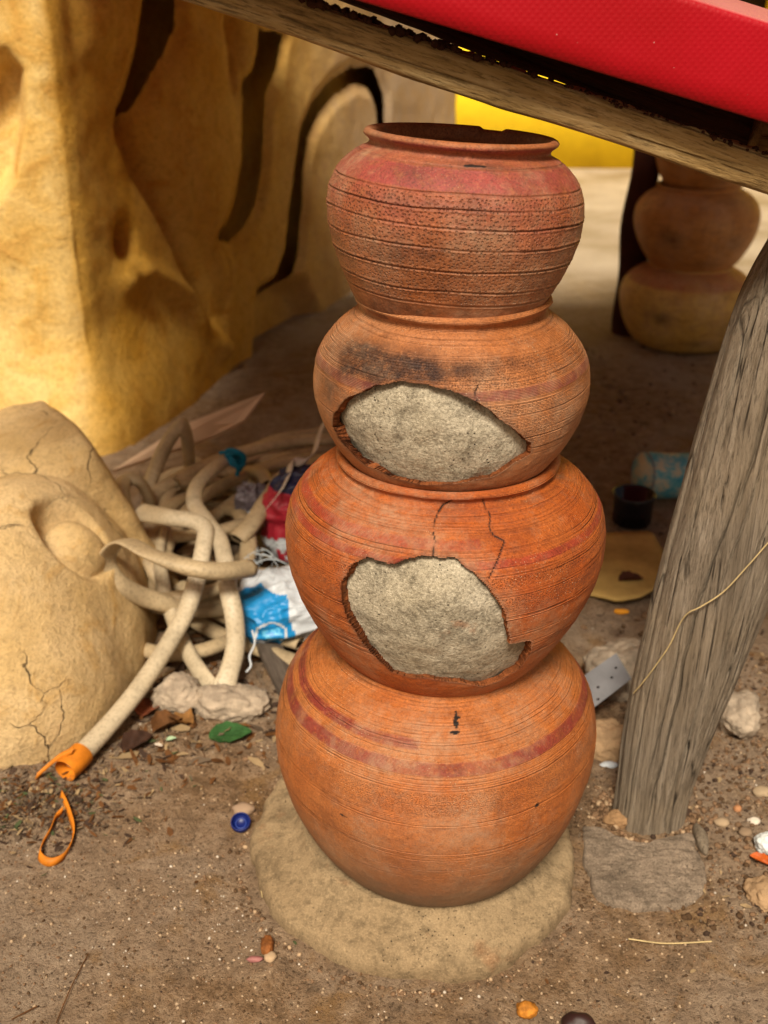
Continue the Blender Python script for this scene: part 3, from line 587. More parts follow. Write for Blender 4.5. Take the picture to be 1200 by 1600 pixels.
def extend(P, Q, a, b):
    P, Q = np.array(P), np.array(Q); d = (Q-P)/np.linalg.norm(Q-P); return P-d*a, Q+d*b
A, Bq = extend(deep(275, 0, 1.215), deep(1200, 306, 1.215), .75, .28)
bm = bar('roof_beam', A, Bq, .0385, .06, M_beam, 300, .0022, 3, crust=.005)
tag(bm, 'sloping weathered tan timber beam just above the top clay pot', 'beam')
# crumbs of dark termite earth along the top edge of the beam
Vs = []; Fs = []; n0 = 0; Ld = np.linalg.norm(Bq-A)
def lump(c, r, sq=(1, 1, 1), seed=0, sub=0):
    ph = (1+5**.5)/2; v = np.array([(-1,ph,0),(1,ph,0),(-1,-ph,0),(1,-ph,0),(0,-1,ph),(0,1,ph),(0,-1,-ph),(0,1,-ph),(ph,0,-1),(ph,0,1),(-ph,0,-1),(-ph,0,1)]); v /= np.linalg.norm(v[0])
    f = np.array([(0,11,5),(0,5,1),(0,1,7),(0,7,10),(0,10,11),(1,5,9),(5,11,4),(11,10,2),(10,7,6),(7,1,8),(3,9,4),(3,4,2),(3,2,6),(3,6,8),(3,8,9),(4,9,5),(2,4,11),(6,2,10),(8,6,7),(9,8,1)])
    for _ in range(sub):
        e = {}; nf_ = []; vl = list(v)
        def mid(a, b):
            k = (min(a, b), max(a, b))
            if k not in e: m = vl[a]+vl[b]; vl.append(m/np.linalg.norm(m)); e[k] = len(vl)-1
            return e[k]
        for a, b, c_ in f:
            x, y, z = mid(a, b), mid(b, c_), mid(c_, a); nf_ += [(a, x, z), (b, y, x), (c_, z, y), (x, y, z)]
        v = np.array(vl); f = np.array(nf_)
    d = 1+.28*fbm(v+seed*3.7, 1.3, 3, seed)+(.10*fbm(v+seed, 5, 3, seed+3) if sub > 1 else 0)
    return v*d[:, None]*r*np.array(sq)+np.array(c), f
parts = []
for i in range(420):
    t = rng.uniform(.55, Ld-.1); w_ = .5+.5*vnoise(np.array([t*9, 0, 0]), 1., 5); r = rng.uniform(.0012, .0046)*(.5+w_)
    c = A+(Bq-A)/Ld*t+np.array([.0385*.27, rng.uniform(-.002, .02), .0385*.96+rng.uniform(-.002, .003)]); parts.append(lump(c, r, seed=i))
V, F = join(parts); o = make('earth_crust', V, F, plain('termite_earth', (.045, .018, .009), .95, .1, .7, 200.), bm, True); o['kind'] = 'stuff'
o.matrix_parent_inverse = bm.matrix_world.inverted()
A2, B2 = extend(deep(560, 8, 1.33), deep(1195, 243, 1.33), .75, .30)
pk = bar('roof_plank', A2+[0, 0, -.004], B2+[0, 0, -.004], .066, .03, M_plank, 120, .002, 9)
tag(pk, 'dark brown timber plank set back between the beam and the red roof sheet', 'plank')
A3 = deep(1181, 243, 1.30); stub = bar('timber_stub', A3, A3+np.array([.25, .03, -.04]), .05, .03, M_beam, 20, .002, 12)
tag(stub, 'short pale timber end resting on the right end of the sloping beam', 'timber')

# red metal sheet: folded fascia plus sloping top
YF = 1.165
def lerp(a, b, t): return a+(b-a)*t
l0, l1 = extend(deep(700, 40, YF), deep(1200, 190, YF), .95, .9); 
dirx = (l1-l0)/np.linalg.norm(l1-l0); upv = np.array([-dirx[2], 0, dirx[0]])
nx_ = 120; ts = np.linspace(0, 1, nx_); sect = []
hF = .078
for v_ in np.linspace(0, 1, 8): sect.append((0 if v_ > .08 else .004, v_*hF))             # (y offset, height)
for a in np.linspace(0, 1, 7)[1:]: sect.append((.006*(1-math.cos(a*PI/2)), hF+.008*math.sin(a*PI/2)))
for y in np.linspace(.03, 2.45, 60): sect.append((y, hF+.008+.035*y+.012*max(0, math.sin(y*2*PI/.30))**3))
sect = np.array(sect); S = np.zeros((nx_, len(sect), 3))
S[:] = (l0+(l1-l0)*ts[:, None])[:, None, :]+upv*sect[:, 1][None, :, None]+np.array([0, 1, 0])*sect[:, 0][None, :, None]
S += .0012*fbm(S, 7, 2, 5)[..., None]*np.array([0, 1, .4])
Bk = S-np.array([0, -.0015, .0015]); F = gridF(nx_, len(sect)); nV = nx_*len(sect); m_ = len(sect)
edge = [(i*m_, nV+i*m_, nV+(i+1)*m_, (i+1)*m_) for i in range(nx_-1)]
rs = make('roof_sheet', np.vstack([S.reshape(-1, 3), Bk.reshape(-1, 3)]), np.vstack([F, F[:, ::-1]+nV, np.array(edge)]), M_red)
tag(rs, 'glossy red metal roof sheet with folded front edge above the sloping beam', 'roof')

# front post
zc = np.array([-.04, .05, .18, .388, .547, .795, .90, .955]); cx = np.array([.417, .419, .432, .464, .490, .535, .573, .592]); rx = np.array([.057, .056, .067, .080, .086, .093, .095, .09])
cur = resample(catmull(np.stack([zc, cx, rx], -1), 12), 340); nt = 420; T = np.linspace(0, 2*PI, nt, endpoint=False)
Zp = np.broadcast_to(cur[:, 0][None], (nt, 340)); Tp = np.broadcast_to(T[:, None], Zp.shape); tw = Tp+Zp*.55
Qp = np.stack([np.cos(tw)*1.2, np.sin(tw)*1.2, Zp*.7], -1)
r = np.broadcast_to(cur[:, 2][None], Zp.shape)*(1+.10*fbm(Qp, 1.1, 2, 3))
crk = np.zeros(Zp.shape)
for th0, z0, z1, wd, dp in ((4.45, .02, .62, .0022, 1.), (4.62, .55, .95, .003, 1.), (4.9, -.02, .30, .003, 1.), (5.15, .18, .80, .0022, .9), (4.2, .10, .42, .0018, .7), (3.9, .0, .35, .0025, .8), (5.45, .05, .95, .002, .8), (4.75, .40, .70, .0016, .6), (4.05, .45, .9, .002, .8), (3.6, .2, .7, .002, .6), (5.0, .62, .95, .0018, .7), (5.7, .0, .5, .002, .6)):
    wob_ = .10*vnoise(np.stack([Zp*0+th0*9, Zp*5, Zp*0], -1), 1., 3)+.03*vnoise(np.stack([Zp*0+th0*9, Zp*22, Zp*0], -1), 1., 4)
    dd = np.abs((tw-th0-wob_+PI) % (2*PI)-PI)*.09; crk = np.maximum(crk, dp*sstep(wd*(.6+.8*np.sin(np.clip((Zp-z0)/(z1-z0), 0, 1)*PI)), .0, dd)*sstep(z0, z0+.04, Zp)*sstep(z1, z1-.05, Zp))
gr2 = vnoise(np.stack([np.cos(tw)*13, np.sin(tw)*13, Zp*3], -1), 1., 18)
r = r-.013*crk+.0012*gr2+.0016*fbm(np.stack([np.cos(tw)*9, np.sin(tw)*9, Zp*8], -1), 1., 2, 4)
X = cur[:, 1][None]+r*np.cos(Tp); Yp = 1.33+.02*Zp+r*np.sin(Tp)*.85
V = np.stack([X, Yp, Zp], -1)
po = make('support_post', V, gridF(nt, 340, True), M_post); tag(po, 'grey weathered tree trunk post leaning at the right, under the beam', 'post')
# thin pale string across it
sp = [deep(x, y, 1.245) for x, y in ((978, 1092), (992, 1080), (1020, 1046), (1045, 1010), (1062, 975), (1075, 958), (1095, 948), (1130, 925), (1165, 888), (1200, 848), (1230, 815))]
def tube(C, r, ns=8, flat=None, closed=False):
    C = np.asarray(C, float); n = len(C); Tn = np.gradient(C, axis=0); Tn /= np.linalg.norm(Tn, axis=1)[:, None]+1e-12
    up = np.array([0, 0, 1.]); 
    if abs(Tn[0]@up) > .9: up = np.array([1., 0, 0])
    Nn = np.zeros_like(C); v = up-Tn[0]*(up@Tn[0]); Nn[0] = v/np.linalg.norm(v)
    for i in range(1, n):
        v = Nn[i-1]-Tn[i]*(Nn[i-1]@Tn[i]); Nn[i] = v/np.linalg.norm(v)
    Bn = np.cross(Tn, Nn); a = np.linspace(0, 2*PI, ns, endpoint=False); r = np.broadcast_to(r, (n,)); fl = np.ones(n) if flat is None else flat
    P = C[:, None]+Nn[:, None]*(np.cos(a)[None, :, None]*(r*fl)[:, None, None])+Bn[:, None]*(np.sin(a)[None, :, None]*(r*(2-fl) if flat is not None else r)[:, None, None])
    I, J = np.meshgrid(np.arange(n-1), np.arange(ns), indexing='ij'); J2 = (J+1) % ns
    return P.reshape(-1, 3), np.stack([I*ns+J, (I+1)*ns+J, (I+1)*ns+J2, I*ns+J2], -1).reshape(-1, 4)
# lay the string on the post surface
def on_post(px, py):
    rr = seen(px, py)
    for t in np.linspace(.9, 1.8, 900):
        p = np.array([0, 0, CAM_H])+rr*t; z = p[2]; c_ = np.interp(z, cur[:, 0], cur[:, 1]); R_ = np.interp(z, cur[:, 0], cur[:, 2])
        if ((p[0]-c_)/R_)**2+((p[1]-1.33-.02*z)/(R_*.85))**2 < 1.16: return p-rr*.004
    return None
cur = cur; sp = [q for q in (on_post(x, y) for x, y in ((990, 1083), (1003, 1068), (1020, 1046), (1045, 1010), (1062, 975), (1075, 958), (1095, 948), (1130, 925), (1165, 888), (1200, 848), (1225, 818))) if q is not None]
V, F = tube(catmull(sp, 6), .0011, 5); tag(make('string', V, F, M_straw), 'thin pale string wound across the grey trunk post', 'string')
# rear post
pts = catmull([(.915, 3.98, -.03), (.912, 3.98, .35), (.935, 3.98, .75), (.97, 3.98, 1.04)], 10)
V, F = tube(pts, .055+.006*np.sin(np.arange(len(pts))*.7), 20); tag(make('rear_post', V, F, M_dpost), 'dark blurred timber post beside the far pot stack', 'post')
# cement patch round the foot of the front post
pp = [(905, 1285), (935, 1290), (960, 1305), (985, 1316), (1010, 1318), (1030, 1310), (1060, 1303), (1085, 1300), (1098, 1330), (1108, 1370), (1095, 1400), (1050, 1412), (990, 1420), (945, 1412), (925, 1390), (912, 1350), (908, 1318)]
pw = np.array([spot(x, y, .012)[:2] for x, y in pp]); pc = pw.mean(0); nr = 40; na = 200
loop = resample(np.vstack([catmull(np.vstack([pw, pw[:1]]), 8)]), na+1)[:-1]; tt = np.linspace(0, 1, nr)
P = pc+(loop[:, None]-pc)*tt[None, :, None]*(1+.13*fbm(np.stack([loop*20, loop[:, :1]*0], -1).reshape(na, -1)[:, :3] if False else np.concatenate([loop*1., loop[:, :1]*0], 1), 22, 3, 3))[:, None, None]
Zp_ = .013+.006*fbm(np.concatenate([P, P[..., :1]*0], -1), 16, 4, 6)+.0015*fbm(np.concatenate([P*[1, 3], P[..., :1]*0], -1), 60, 2, 7); Zp_ = Zp_-.035*sstep(.93, 1., tt)[None]
V = np.concatenate([P, Zp_[..., None]], -1); o = make('cement_patch', V, gridF(na, nr, True), cement('patch_cement', (.23, .175, .125), (.32, .25, .185), 0., .9))
tag(o, 'flat grey-brown cement patch at the foot of the grey trunk post', 'cement')
o = make('wood_chip', *lump(spot(1095, 1310, .015), .035, (.28, .8, .35), 5, 2), M_post); tag(o, 'grey wood splinter beside the foot of the trunk post', 'splinter')

# ------------------------------------------------------------------ hoses
def hose(pts, r, label, mat=M_hose, flat=None, n=150, group='tangled beige hoses', world=False):
    C = np.array([spot(*p[:3]) if not world else p[:3] for p in pts]); fl = np.array([p[3] if len(p) > 3 else .92 for p in pts])
    Cf = resample(catmull(np.concatenate([C, fl[:, None]], 1), 14), n); Cc = Cf[:, :3]; Cc[:, 2] = np.maximum(Cc[:, 2], r*.75)
    Cc += .0025*np.stack([vnoise(Cc, 9, 41), vnoise(Cc, 9, 42), .5*vnoise(Cc, 9, 43)], -1); rr = r*(.95+.07*vnoise(Cc, 14, 3)); Cf[:, 3] *= .9+.14*vnoise(Cc, 8, 44); ns = 20
    V, F = tube(Cc, rr, ns, np.clip(Cf[:, 3], .3, 1)); n0 = len(V)
    Vv = [V]; Ff = [F]; fm = [np.zeros(len(F), int)]
    for e, i1 in ((0, 3), (n-1, n-4)):                       # open cut ends
        ring = V[e*ns:(e+1)*ns]; c = Cc[e]; inn = c+(ring-c)*.68; deepr = inn+(Cc[i1]-Cc[e])
        st = sum(len(v) for v in Vv); Vv += [inn, deepr, Cc[i1][None]]; j = np.arange(ns); j2 = (j+1) % ns
        Ff += [np.stack([e*ns+j, e*ns+j2, st+j2, st+j], -1), np.stack([st+j, st+j2, st+ns+j2, st+ns+j], -1), np.stack([st+ns+j, st+ns+j2, 0*j+st+2*ns, 0*j+st+2*ns], -1)]
        fm += [np.zeros(ns, int), np.ones(ns, int), np.ones(ns, int)]
    o = make('hose', np.vstack(Vv), [tuple(dict.fromkeys(f)) for f in np.vstack(Ff).tolist()], [mat, M_inside], fmat=np.concatenate(fm))
    tag(o, label, 'hose', group); return o, Cc
hA, cA = hose([(112,1192,.022),(165,1138,.03),(215,1078,.05),(255,1020,.08),(288,960,.12),(308,900,.17),(320,850,.205),(322,828,.215),(305,815,.22),(262,808,.22),(218,800,.20,.7)], .0168, 'pale hose reaching the ground, its end wrapped in orange tape', M_hose2)
hB, _ = hose([(392,888,.20),(340,893,.225),(285,885,.24),(235,866,.25,.5),(195,846,.258,.32),(170,862,.235,.4),(167,888,.20,.7),(190,915,.165),(230,935,.12),(280,945,.09),(330,938,.075),(372,905,.09)], .0185, 'flattened beige hose folded over sharply beside the plaster head', M_hose)
hC, _ = hose([(358,716,.19),(332,734,.2),(310,758,.2),(305,788,.2),(322,815,.2),(344,842,.2),(352,880,.19),(356,920,.16),(366,965,.12),(368,1010,.075),(357,1052,.045),(343,1082,.024,.5),(330,1078,.022,.5),(300,1030,.045),(275,980,.07),(258,925,.1),(250,870,.12),(258,828,.13)], .0160, 'long beige hose with an S bend and a kink touching the pale stones', M_hose2, n=260)
hose([(255,915,.08),(228,862,.13),(203,815,.18),(190,775,.205),(196,752,.205),(215,750,.2),(230,770,.16),(238,800,.1)], .0165, 'beige hose loop standing closest to the tan sculpture')
hose([(228,775,.12),(250,712,.2),(272,676,.25),(286,666,.265,.5),(294,690,.22),(297,735,.13),(300,765,.08)], .0160, 'beige hose bent into a sharp peak before the pale board')
hose([(230,805,.1),(243,772,.13),(290,742,.145),(345,718,.15),(400,702,.15),(470,688,.14),(545,688,.13)], .0165, 'beige hose sweeping right behind the blue knot, uppermost of the long strands')
hose([(270,820,.1),(325,772,.125),(385,742,.13),(450,722,.12),(545,712,.11)], .0160, 'beige hose running right just below the blue knot')
hose([(300,835,.09),(350,795,.1),(400,762,.1),(455,738,.1),(545,733,.1)], .0160, 'lowest of the long beige hose strands running right')
hose([(372,842,.13),(395,818,.15),(420,782,.17),(440,752,.185),(465,736,.19),(505,722,.19),(550,700,.19)], .0205, 'thick beige hose rising right beside the printed plastic sack')
hose([(282,915,.06),(330,952,.04),(395,982,.035),(470,1005,.03)], .0158, 'beige hose lying low and straight behind the white and blue bag')
hose([(280,955,.03),(345,992,.022),(430,1022,.022),(480,1040,.022)], .0158, 'dusty beige hose flat on the ground below the bag')
hose([(240,945,.06),(250,890,.09),(262,850,.12),(285,812,.13),(310,790,.13)], .0158, 'short beige hose strand deep inside the tangle')
hose([(225,900,.05),(270,880,.06),(310,850,.07),(340,838,.08),(310,865,.05)], .0158, 'curled hose piece at the centre of the tangle')
hose([(250,770,.06),(300,760,.06),(370,775,.05),(420,790,.05)], .0158, 'dark lying hose piece under the long strands')
hose([(215,840,.05),(240,820,.05),(280,790,.05),(330,745,.06),(420,690,.06),(520,672,.06)], .0158, 'rearmost beige hose curving along the dark ground')
for lab, pts in zip(('shaded hose strand lying just behind the hose peak', 'buried hose strand running under the thick hose beside the sack', 'small buried hose curl below the tapered hose end', 'low hose strand crossing under the folded hose', 'shaded hose strand just under the blue knot', 'buried hose bend between the folded hose and the loop by the sculpture', 'hose strand rising from behind the folded hose towards the S bend'), ([(240,760,.03),(280,738,.04),(330,735,.05),(380,720,.05),(440,700,.05)], [(330,860,.03),(350,830,.05),(385,800,.06),(430,770,.07),(500,750,.07)], [(250,850,.03),(265,820,.05),(300,812,.06),(330,830,.06),(340,860,.04),(320,890,.02)],
            [(262,900,.02),(300,905,.03),(340,895,.04),(380,870,.05),(410,850,.05)], [(300,720,.05),(350,740,.06),(400,735,.06),(450,715,.07),(520,700,.08)], [(235,800,.02),(260,790,.02),(290,810,.03),(310,850,.03),(300,890,.02)], [(215,880,.09),(222,840,.12),(240,810,.13),(270,790,.12),(300,775,.1),(340,770,.08)])):
    hose(pts, .0165, lab, n=90)
for lab, cx_, cy_, ra, rb_, z_, a0, a1, tl in (('wide hose coil lying lowest in the tangle', -.40, 2.02, .17, .26, .025, .4, 6.2, .10), ('wide hose coil just above the lowest one', -.37, 2.10, .20, .24, .055, 1.5, 7.3, -.12), ('hose coil leaning towards the sculpture', -.43, 2.05, .15, .21, .085, 2.6, 8.2, .25),
        ('hose coil leaning towards the printed sack', -.33, 2.16, .16, .23, .095, 3.3, 8.9, -.25), ('small upper hose coil behind the S bend', -.38, 2.22, .13, .17, .13, .2, 5.4, .15), ('loose hose coil at the back of the tangle', -.34, 2.45, .19, .20, .05, .0, 5.9, .12)):
    t_ = np.linspace(a0, a1, 16); w_ = 1+.10*np.sin(t_*2.3+cx_*40)
    hose([(cx_+ra*w_[q]*math.cos(t), cy_+rb_*w_[q]*math.sin(t), z_+tl*ra*math.cos(t)+.012*math.sin(3*t)) for q, t in enumerate(t_)], .0160, lab, n=170, world=True)
# orange tape round the end of the pale hose, loose tail
d0 = cA[0]-cA[8]; d0 /= np.linalg.norm(d0)
tp = empty('orange_tape', tuple(cA[0])); tag(tp, 'orange tape wrapped round the pale hose end, with a loose tail', 'tape')
V, F = tube(np.array([cA[0]+d0*.02, cA[0]+d0*.006, cA[0]-d0*.012, cA[0]-d0*.026])-cA[0], np.array([.0200, .0212, .0215, .0208]), 20); make('wrap', V, F, M_tape, tp)
def ribbon(C, w, up=(0, 0, 1), th=.0012):
    C = np.asarray(C, float); up = np.asarray(up, float); up = up/np.linalg.norm(up) if up.ndim == 1 else up
    T_ = np.gradient(C, axis=0); T_ /= np.linalg.norm(T_, axis=1)[:, None]; n = np.cross(T_, np.broadcast_to(up, C.shape)); n /= np.linalg.norm(n, axis=1)[:, None]+1e-9
    U_ = np.broadcast_to(up, C.shape)*w; V = np.stack([C-n*th/2, C-n*th/2+U_, C+n*th/2+U_, C+n*th/2], 1); m = len(C)
    I, J = np.meshgrid(np.arange(m-1), np.arange(4), indexing='ij'); J2 = (J+1) % 4
    F = np.stack([I*4+J, (I+1)*4+J, (I+1)*4+J2, I*4+J2], -1).reshape(-1, 4)
    return V.reshape(-1, 3), np.vstack([F, [[0, 1, 2, 3]], [[(m-1)*4+3, (m-1)*4+2, (m-1)*4+1, (m-1)*4]]])
tl = catmull([spot(112, 1178, .045), spot(92, 1187, .035), spot(72, 1203, .02), spot(54, 1219, .008)], 8)-cA[0]
V, F = ribbon(tl, .012, (.3, .5, .8)); make('tail', V, F, M_tape, tp)
lp = catmull([spot(x, y, h) for x, y, h in ((93,1247,.004),(103,1268,.004),(112,1298,.003),(110,1322,.003),(97,1345,.002),(76,1354,.002),(60,1344,.003),(64,1326,.003),(76,1305,.004),(84,1285,.005),(96,1272,.008))], 8)
V, F = ribbon(lp, .013, (.25, .55, .8)); tag(make('orange_strap', V, F, M_tape), 'loose loop of orange strap lying on the dirt at left', 'strap')
# blue cord knot
kp = empty('cord_knot', tuple(spot(368, 716, .2))); tag(kp, 'small knot of bright blue cord tied round a hose', 'cord')
M_cord = plain('blue_cord', (.005, .14, .24), .7, .3, .4, 60.)
for i in range(5):
    ph = rng.uniform(0, 6.28); a = np.linspace(0, 6.0, 30); ax_ = rng.normal(size=3); ax_ /= np.linalg.norm(ax_); bx = np.cross(ax_, [.3, .8, .5]); bx /= np.linalg.norm(bx)
    V, F = tube(np.cos(a+ph)[:, None]*ax_*.021+np.sin(a+ph)[:, None]*bx*.021+np.array([0, 0, .004*i-.008]), .0055, 8); make('cord_turn', V, F, M_cord, kp)
V, F = tube(catmull([(0, 0, 0), (.006, -.006, -.02), (.002, -.01, -.04)], 8), .005, 8); make('cord_end', V, F, M_cord, kp)
V, F = tube(catmull([(-.01, 0, 0), (-.025, 0, .014), (-.036, 0, .012)], 8), .0045, 8); make('cord_end', V, F, M_cord, kp)

# pale board leaning at the wall foot
bc = [spot(176, 735, .05), spot(285, 664, .14), spot(414, 613, .20), spot(382, 656, .14), spot(330, 682, .10), spot(262, 706, .06)]
V = np.array(bc+[b_+np.array([0, .004, -.008]) for b_ in bc]); nb_ = len(bc)
o = make('board', V, [tuple(range(nb_))[::-1], tuple(range(nb_, 2*nb_))]+[(i, (i+1) % nb_, nb_+(i+1) % nb_, nb_+i) for i in range(nb_)], M_board, smooth=False)
tag(o, 'pale pointed piece of thin board behind the hoses', 'board')

# ------------------------------------------------------------------ plastic bags
def crumple(name, label, c, size, mats, pick, seed, fold=.02, nu=150, nv=100, sq=.75, rz=0.):
    a = np.linspace(-PI, PI, nu, endpoint=False); b = np.linspace(-PI/2, PI/2, nv); A_, B_ = np.meshgrid(a, b, indexing='ij')
    pw_ = lambda t: np.sign(t)*np.abs(t)**sq
    X = pw_(np.cos(B_))*pw_(np.sin(A_)); Y = -pw_(np.cos(B_))*pw_(np.cos(A_)); Zz = pw_(np.sin(B_)); P = np.stack([X, Y, Zz], -1)
    n = P/np.linalg.norm(P, axis=-1, keepdims=True)
    d = fold*(1-2*np.abs(vnoise(P+seed, 1.6, seed)))+fold*.55*(1-2*np.abs(vnoise(P+seed, 3.7, seed+1)))+fold*.25*(1-2*np.abs(vnoise(P, 8, seed+2)))
    V = P*np.array(size)/2+n*d[..., None]; F = gridF(nu, nv, True); Pm = P.reshape(-1, 3)[F].mean(1); fm = pick(Pm[:, 0], Pm[:, 1], Pm[:, 2])
    o = make(name, V, F, mats, fmat=fm, loc=tuple(c)); o.rotation_euler = (0, 0, rz); tag(o, label, 'bag'); return o
def pickA(x, y, z):
    blue = (polydist([(-1.1,-.85),(-1.1,.2),(-.72,1.),(-.22,.9),(-.30,.35),(-.18,-.35),(-.40,-.85)], x, z) < 0) & (y < .2)
    cx_, cz_ = -.60, -.12; r_ = np.hypot((x-cx_)/.24, (z-cz_)/.42); ang = np.arctan2(z-cz_, x-cx_)
    ring = (np.abs(r_-1) < .09)
    sw = (np.abs(r_-.55) < .10) & ((ang % 2.1) < 1.35) | ((np.abs(r_-.25) < .12) & ((ang % 3.1) < 2.0))
    return np.where(blue & ring, 0, np.where(blue & sw, 2, np.where(blue, 1, 0)))
M_lb = plain('light_blue_print', (.10, .42, .68), .4, .4, .2, 20.)
crumple('plastic_bag', 'crumpled white plastic bag with a blue corner and round logo, beside the stack', spot(452, 945, .070), (.21, .17, .112), [M_white, M_bluep, M_lb], pickA, 3, .008, rz=.45)
BM = {'K': ["1..11", "1.11.", "111..", "11...", "111..", "1.11.", "1..11"], 'G': [".111.", "1...1", "1....", "1.111", "1...1", "1...1", ".111."]}
def letter(ch, u, v):
    bmp = BM[ch]; i = np.clip((u*5).astype(int), 0, 4); j = np.clip(((1-v)*7).astype(int), 0, 6)
    g_ = np.array([[c_ == '1' for c_ in row] for row in bmp]); return g_[j, i] & (u > 0) & (u < 1) & (v > 0) & (v < 1)
def pickB(x, y, z):
    m = np.where(z > -.05+.25*x, 2, 1)                    # red above, navy field below
    m = np.where((z < .02+.25*x) & (z > -.22+.25*x), 0, m)
    m = np.where((z < -.16+.2*x) & (z > -.62+.2*x), 0, m)
    m = np.where(letter('K', (x+.62)/.42, (z+.60-.2*x)/.42), 2, m)
    m = np.where((z < -.62+.2*x), 1, m)
    m = np.where(letter('G', (x+.15)/.5, (z+1.02-.2*x)/.42), 0, m)
    m = np.where((z > .72), 1, m); return m
crumple('printed_sack', 'red, white and navy printed plastic sack behind the third clay pot', spot(487, 812, .125), (.19, .14, .22), [M_white, M_navy, M_redp], pickB, 8, .012, rz=-.1)
crumple('dark_wrapper', 'small dark and clear plastic wrapper lying on the hoses', spot(395, 785, .15), (.06, .05, .085), [plain('grey_film', (.13, .11, .13), .35, .5), M_white], lambda x, y, z: np.where(z < -.1+.5*x, 1, 0), 5, .008, 80, 50)
# frayed woven strips between the bags
parts = []
for i in range(20):
    p0 = spot(rng.uniform(385, 440), rng.uniform(848, 888), .17); d = np.array([rng.normal(0, .022), rng.normal(-.01, .01), rng.normal(-.004, .014)])
    V, F = ribbon(catmull([p0, p0+d*.6+[0, 0, .006], p0+d*1.3], 4), .0022, (.2, .5, .75), .0006); parts.append((V, F))
V, F = join(parts); o = make('frayed_plastic', V, F, plain('frayed_white', (.38, .42, .44), .5, .4)); tag(o, 'frayed white woven plastic shreds above the white bag', 'plastic'); o['kind'] = 'stuff'
rb = catmull([spot(412, 800, .2), spot(432, 775, .22), spot(446, 748, .235), spot(450, 728, .24), spot(470, 728, .24), spot(486, 712, .25), spot(494, 685, .26), spot(505, 660, .27), spot(525, 640, .27)], 10)
V, F = ribbon(rb, .022, (.6, .5, .6)); tag(make('plastic_strip', V, F, plain('cream_strip', (.62, .55, .48), .6, .3)), 'twisted cream plastic strip rising behind the third clay pot', 'strip')
st_ = catmull([spot(394, 985, .10), spot(398, 1005, .08), spot(390, 1025, .06), spot(392, 1040, .05), spot(385, 1050, .04)], 8)
V, F = tube(st_, .002, 6); tag(make('white_thread', V, F, M_white), 'thin white thread hanging below the white bag', 'thread')
# dark slat under the bag
a_, b_ = spot(393, 1000, .03), spot(440, 1098, .012)
sl_ = bar('wood_lath', a_, b_, .014, .05, wood('dark_slat', ((.05, .035, .025), (.11, .085, .065), (.17, .14, .11), (.1, .08, .06)), (.06, 1, 1)), 40, .001, 33); tag(sl_, 'grey wooden lath on the ground left of the lowest pot', 'lath')

# ------------------------------------------------------------------ stones and litter, each a thing
def rock(px, py, w, sq, mat, label, seed, name='stone', cat='stone', sub=4, sink=.5, h=None):
    p = spot(px, py, 0); z = gz(p[0], p[1]); V, F = lump((0, 0, 0), w, sq, seed, sub); lo = V[:, 2].min()
    V = V*(1+(.16 if w > .025 else .07)*fbm(V/w, 2.6, 5, seed, .62))[:, None]; o = make(name, V, F, mat, loc=(p[0], p[1], z-lo*(1-sink) if h is None else h)); tag(o, label, cat); return o
rock(283, 1100, .045, (1., .8, .85), M_stone, 'rough pale stone with a hollow, left of the kinked hose', 3)
rock(365, 1105, .058, (1.15, .75, .6), M_stone, 'flat pale stone under the hose kink, before the lowest pot', 11)
rock(980, 1068, .075, (1., .8, .8), M_stone, 'large pale broken stone behind the grey metal plate', 17)
rock(948, 1165, .045, (1., .8, .85), M_stone2, 'tan stone between the lowest pot and the trunk post', 21)
rock(1150, 1125, .05, (.8, 1, .8), M_stone, 'pale stone behind the trunk post at right', 27)
rock(380, 1268, .013, (1.4, .9, .8), plain('pinkish_pebble', (.32, .22, .145), .9), 'small pinkish pebble touching the blue bottle cap', 5, 'pebble', 'pebble', 2)
rock(435, 1424, .0075, (1, .9, .8), plain('grey_pebble', (.24, .18, .13), .9), 'tiny brown pebble against the left edge of the footing', 6, 'pebble', 'pebble', 2)
rock(422, 1500, .009, (1, .9, .7), M_grit_t, 'brown pebble below the curled seed husk', 8, 'pebble', 'pebble', 2)
rock(1190, 1246, .013, (1.2, .8, .6), plain('cream_pebble', (.34, .255, .16), .9), 'cream oval pebble at the right edge, above the others', 31, 'pebble', 'pebble', 2)
rock(1127, 1292, .0105, (1.2, .8, .7), plain('buff_pebble', (.33, .24, .15), .9), 'buff rounded pebble right of the trunk post', 32, 'pebble', 'pebble', 2)
rock(1151, 1270, .0065, (1, .9, .9), plain('orange_pebble', (.42, .20, .09), .9), 'small orange pebble right of the trunk post', 33, 'pebble', 'pebble', 2)
rock(1176, 1293, .008, (1.3, .8, .7), M_grit_w, 'tiny white pebble near the right edge', 34, 'pebble', 'pebble', 2)
rock(1163, 1310, .010, (1.1, .9, .7), plain('dull_pebble', (.23, .16, .10), .9), 'dull brown pebble below the tiny white one', 35, 'pebble', 'pebble', 2)
rock(1197, 1336, .02, (1, .9, .8), plain('speckled_white', (.62, .66, .66), .9, .2, .3, 120.), 'speckled white stone cut by the right edge of the picture', 36)
rock(1196, 1408, .03, (.9, 1, .6), M_stone2, 'tan lump of earth at the right edge below the orange leaf', 37)
rock(575, 1508, .006, (1.5, .8, .6), M_grit_w, 'white chip lying at the front edge of the footing', 38, 'pebble', 'chip', 1)
rock(952, 1192, .012, (1.4, .6, .5), M_white, 'small white shard between the lowest pot and the post', 39, 'shard', 'shard', 1)
rock(970, 1290, .02, (1.3, .7, .7), plain('brown_clod', (.30, .18, .09), .95, .1, .4, 60., 1., .006), 'brown clod of earth at the left foot of the trunk post', 41, 'clod', 'clod', 4, .55)
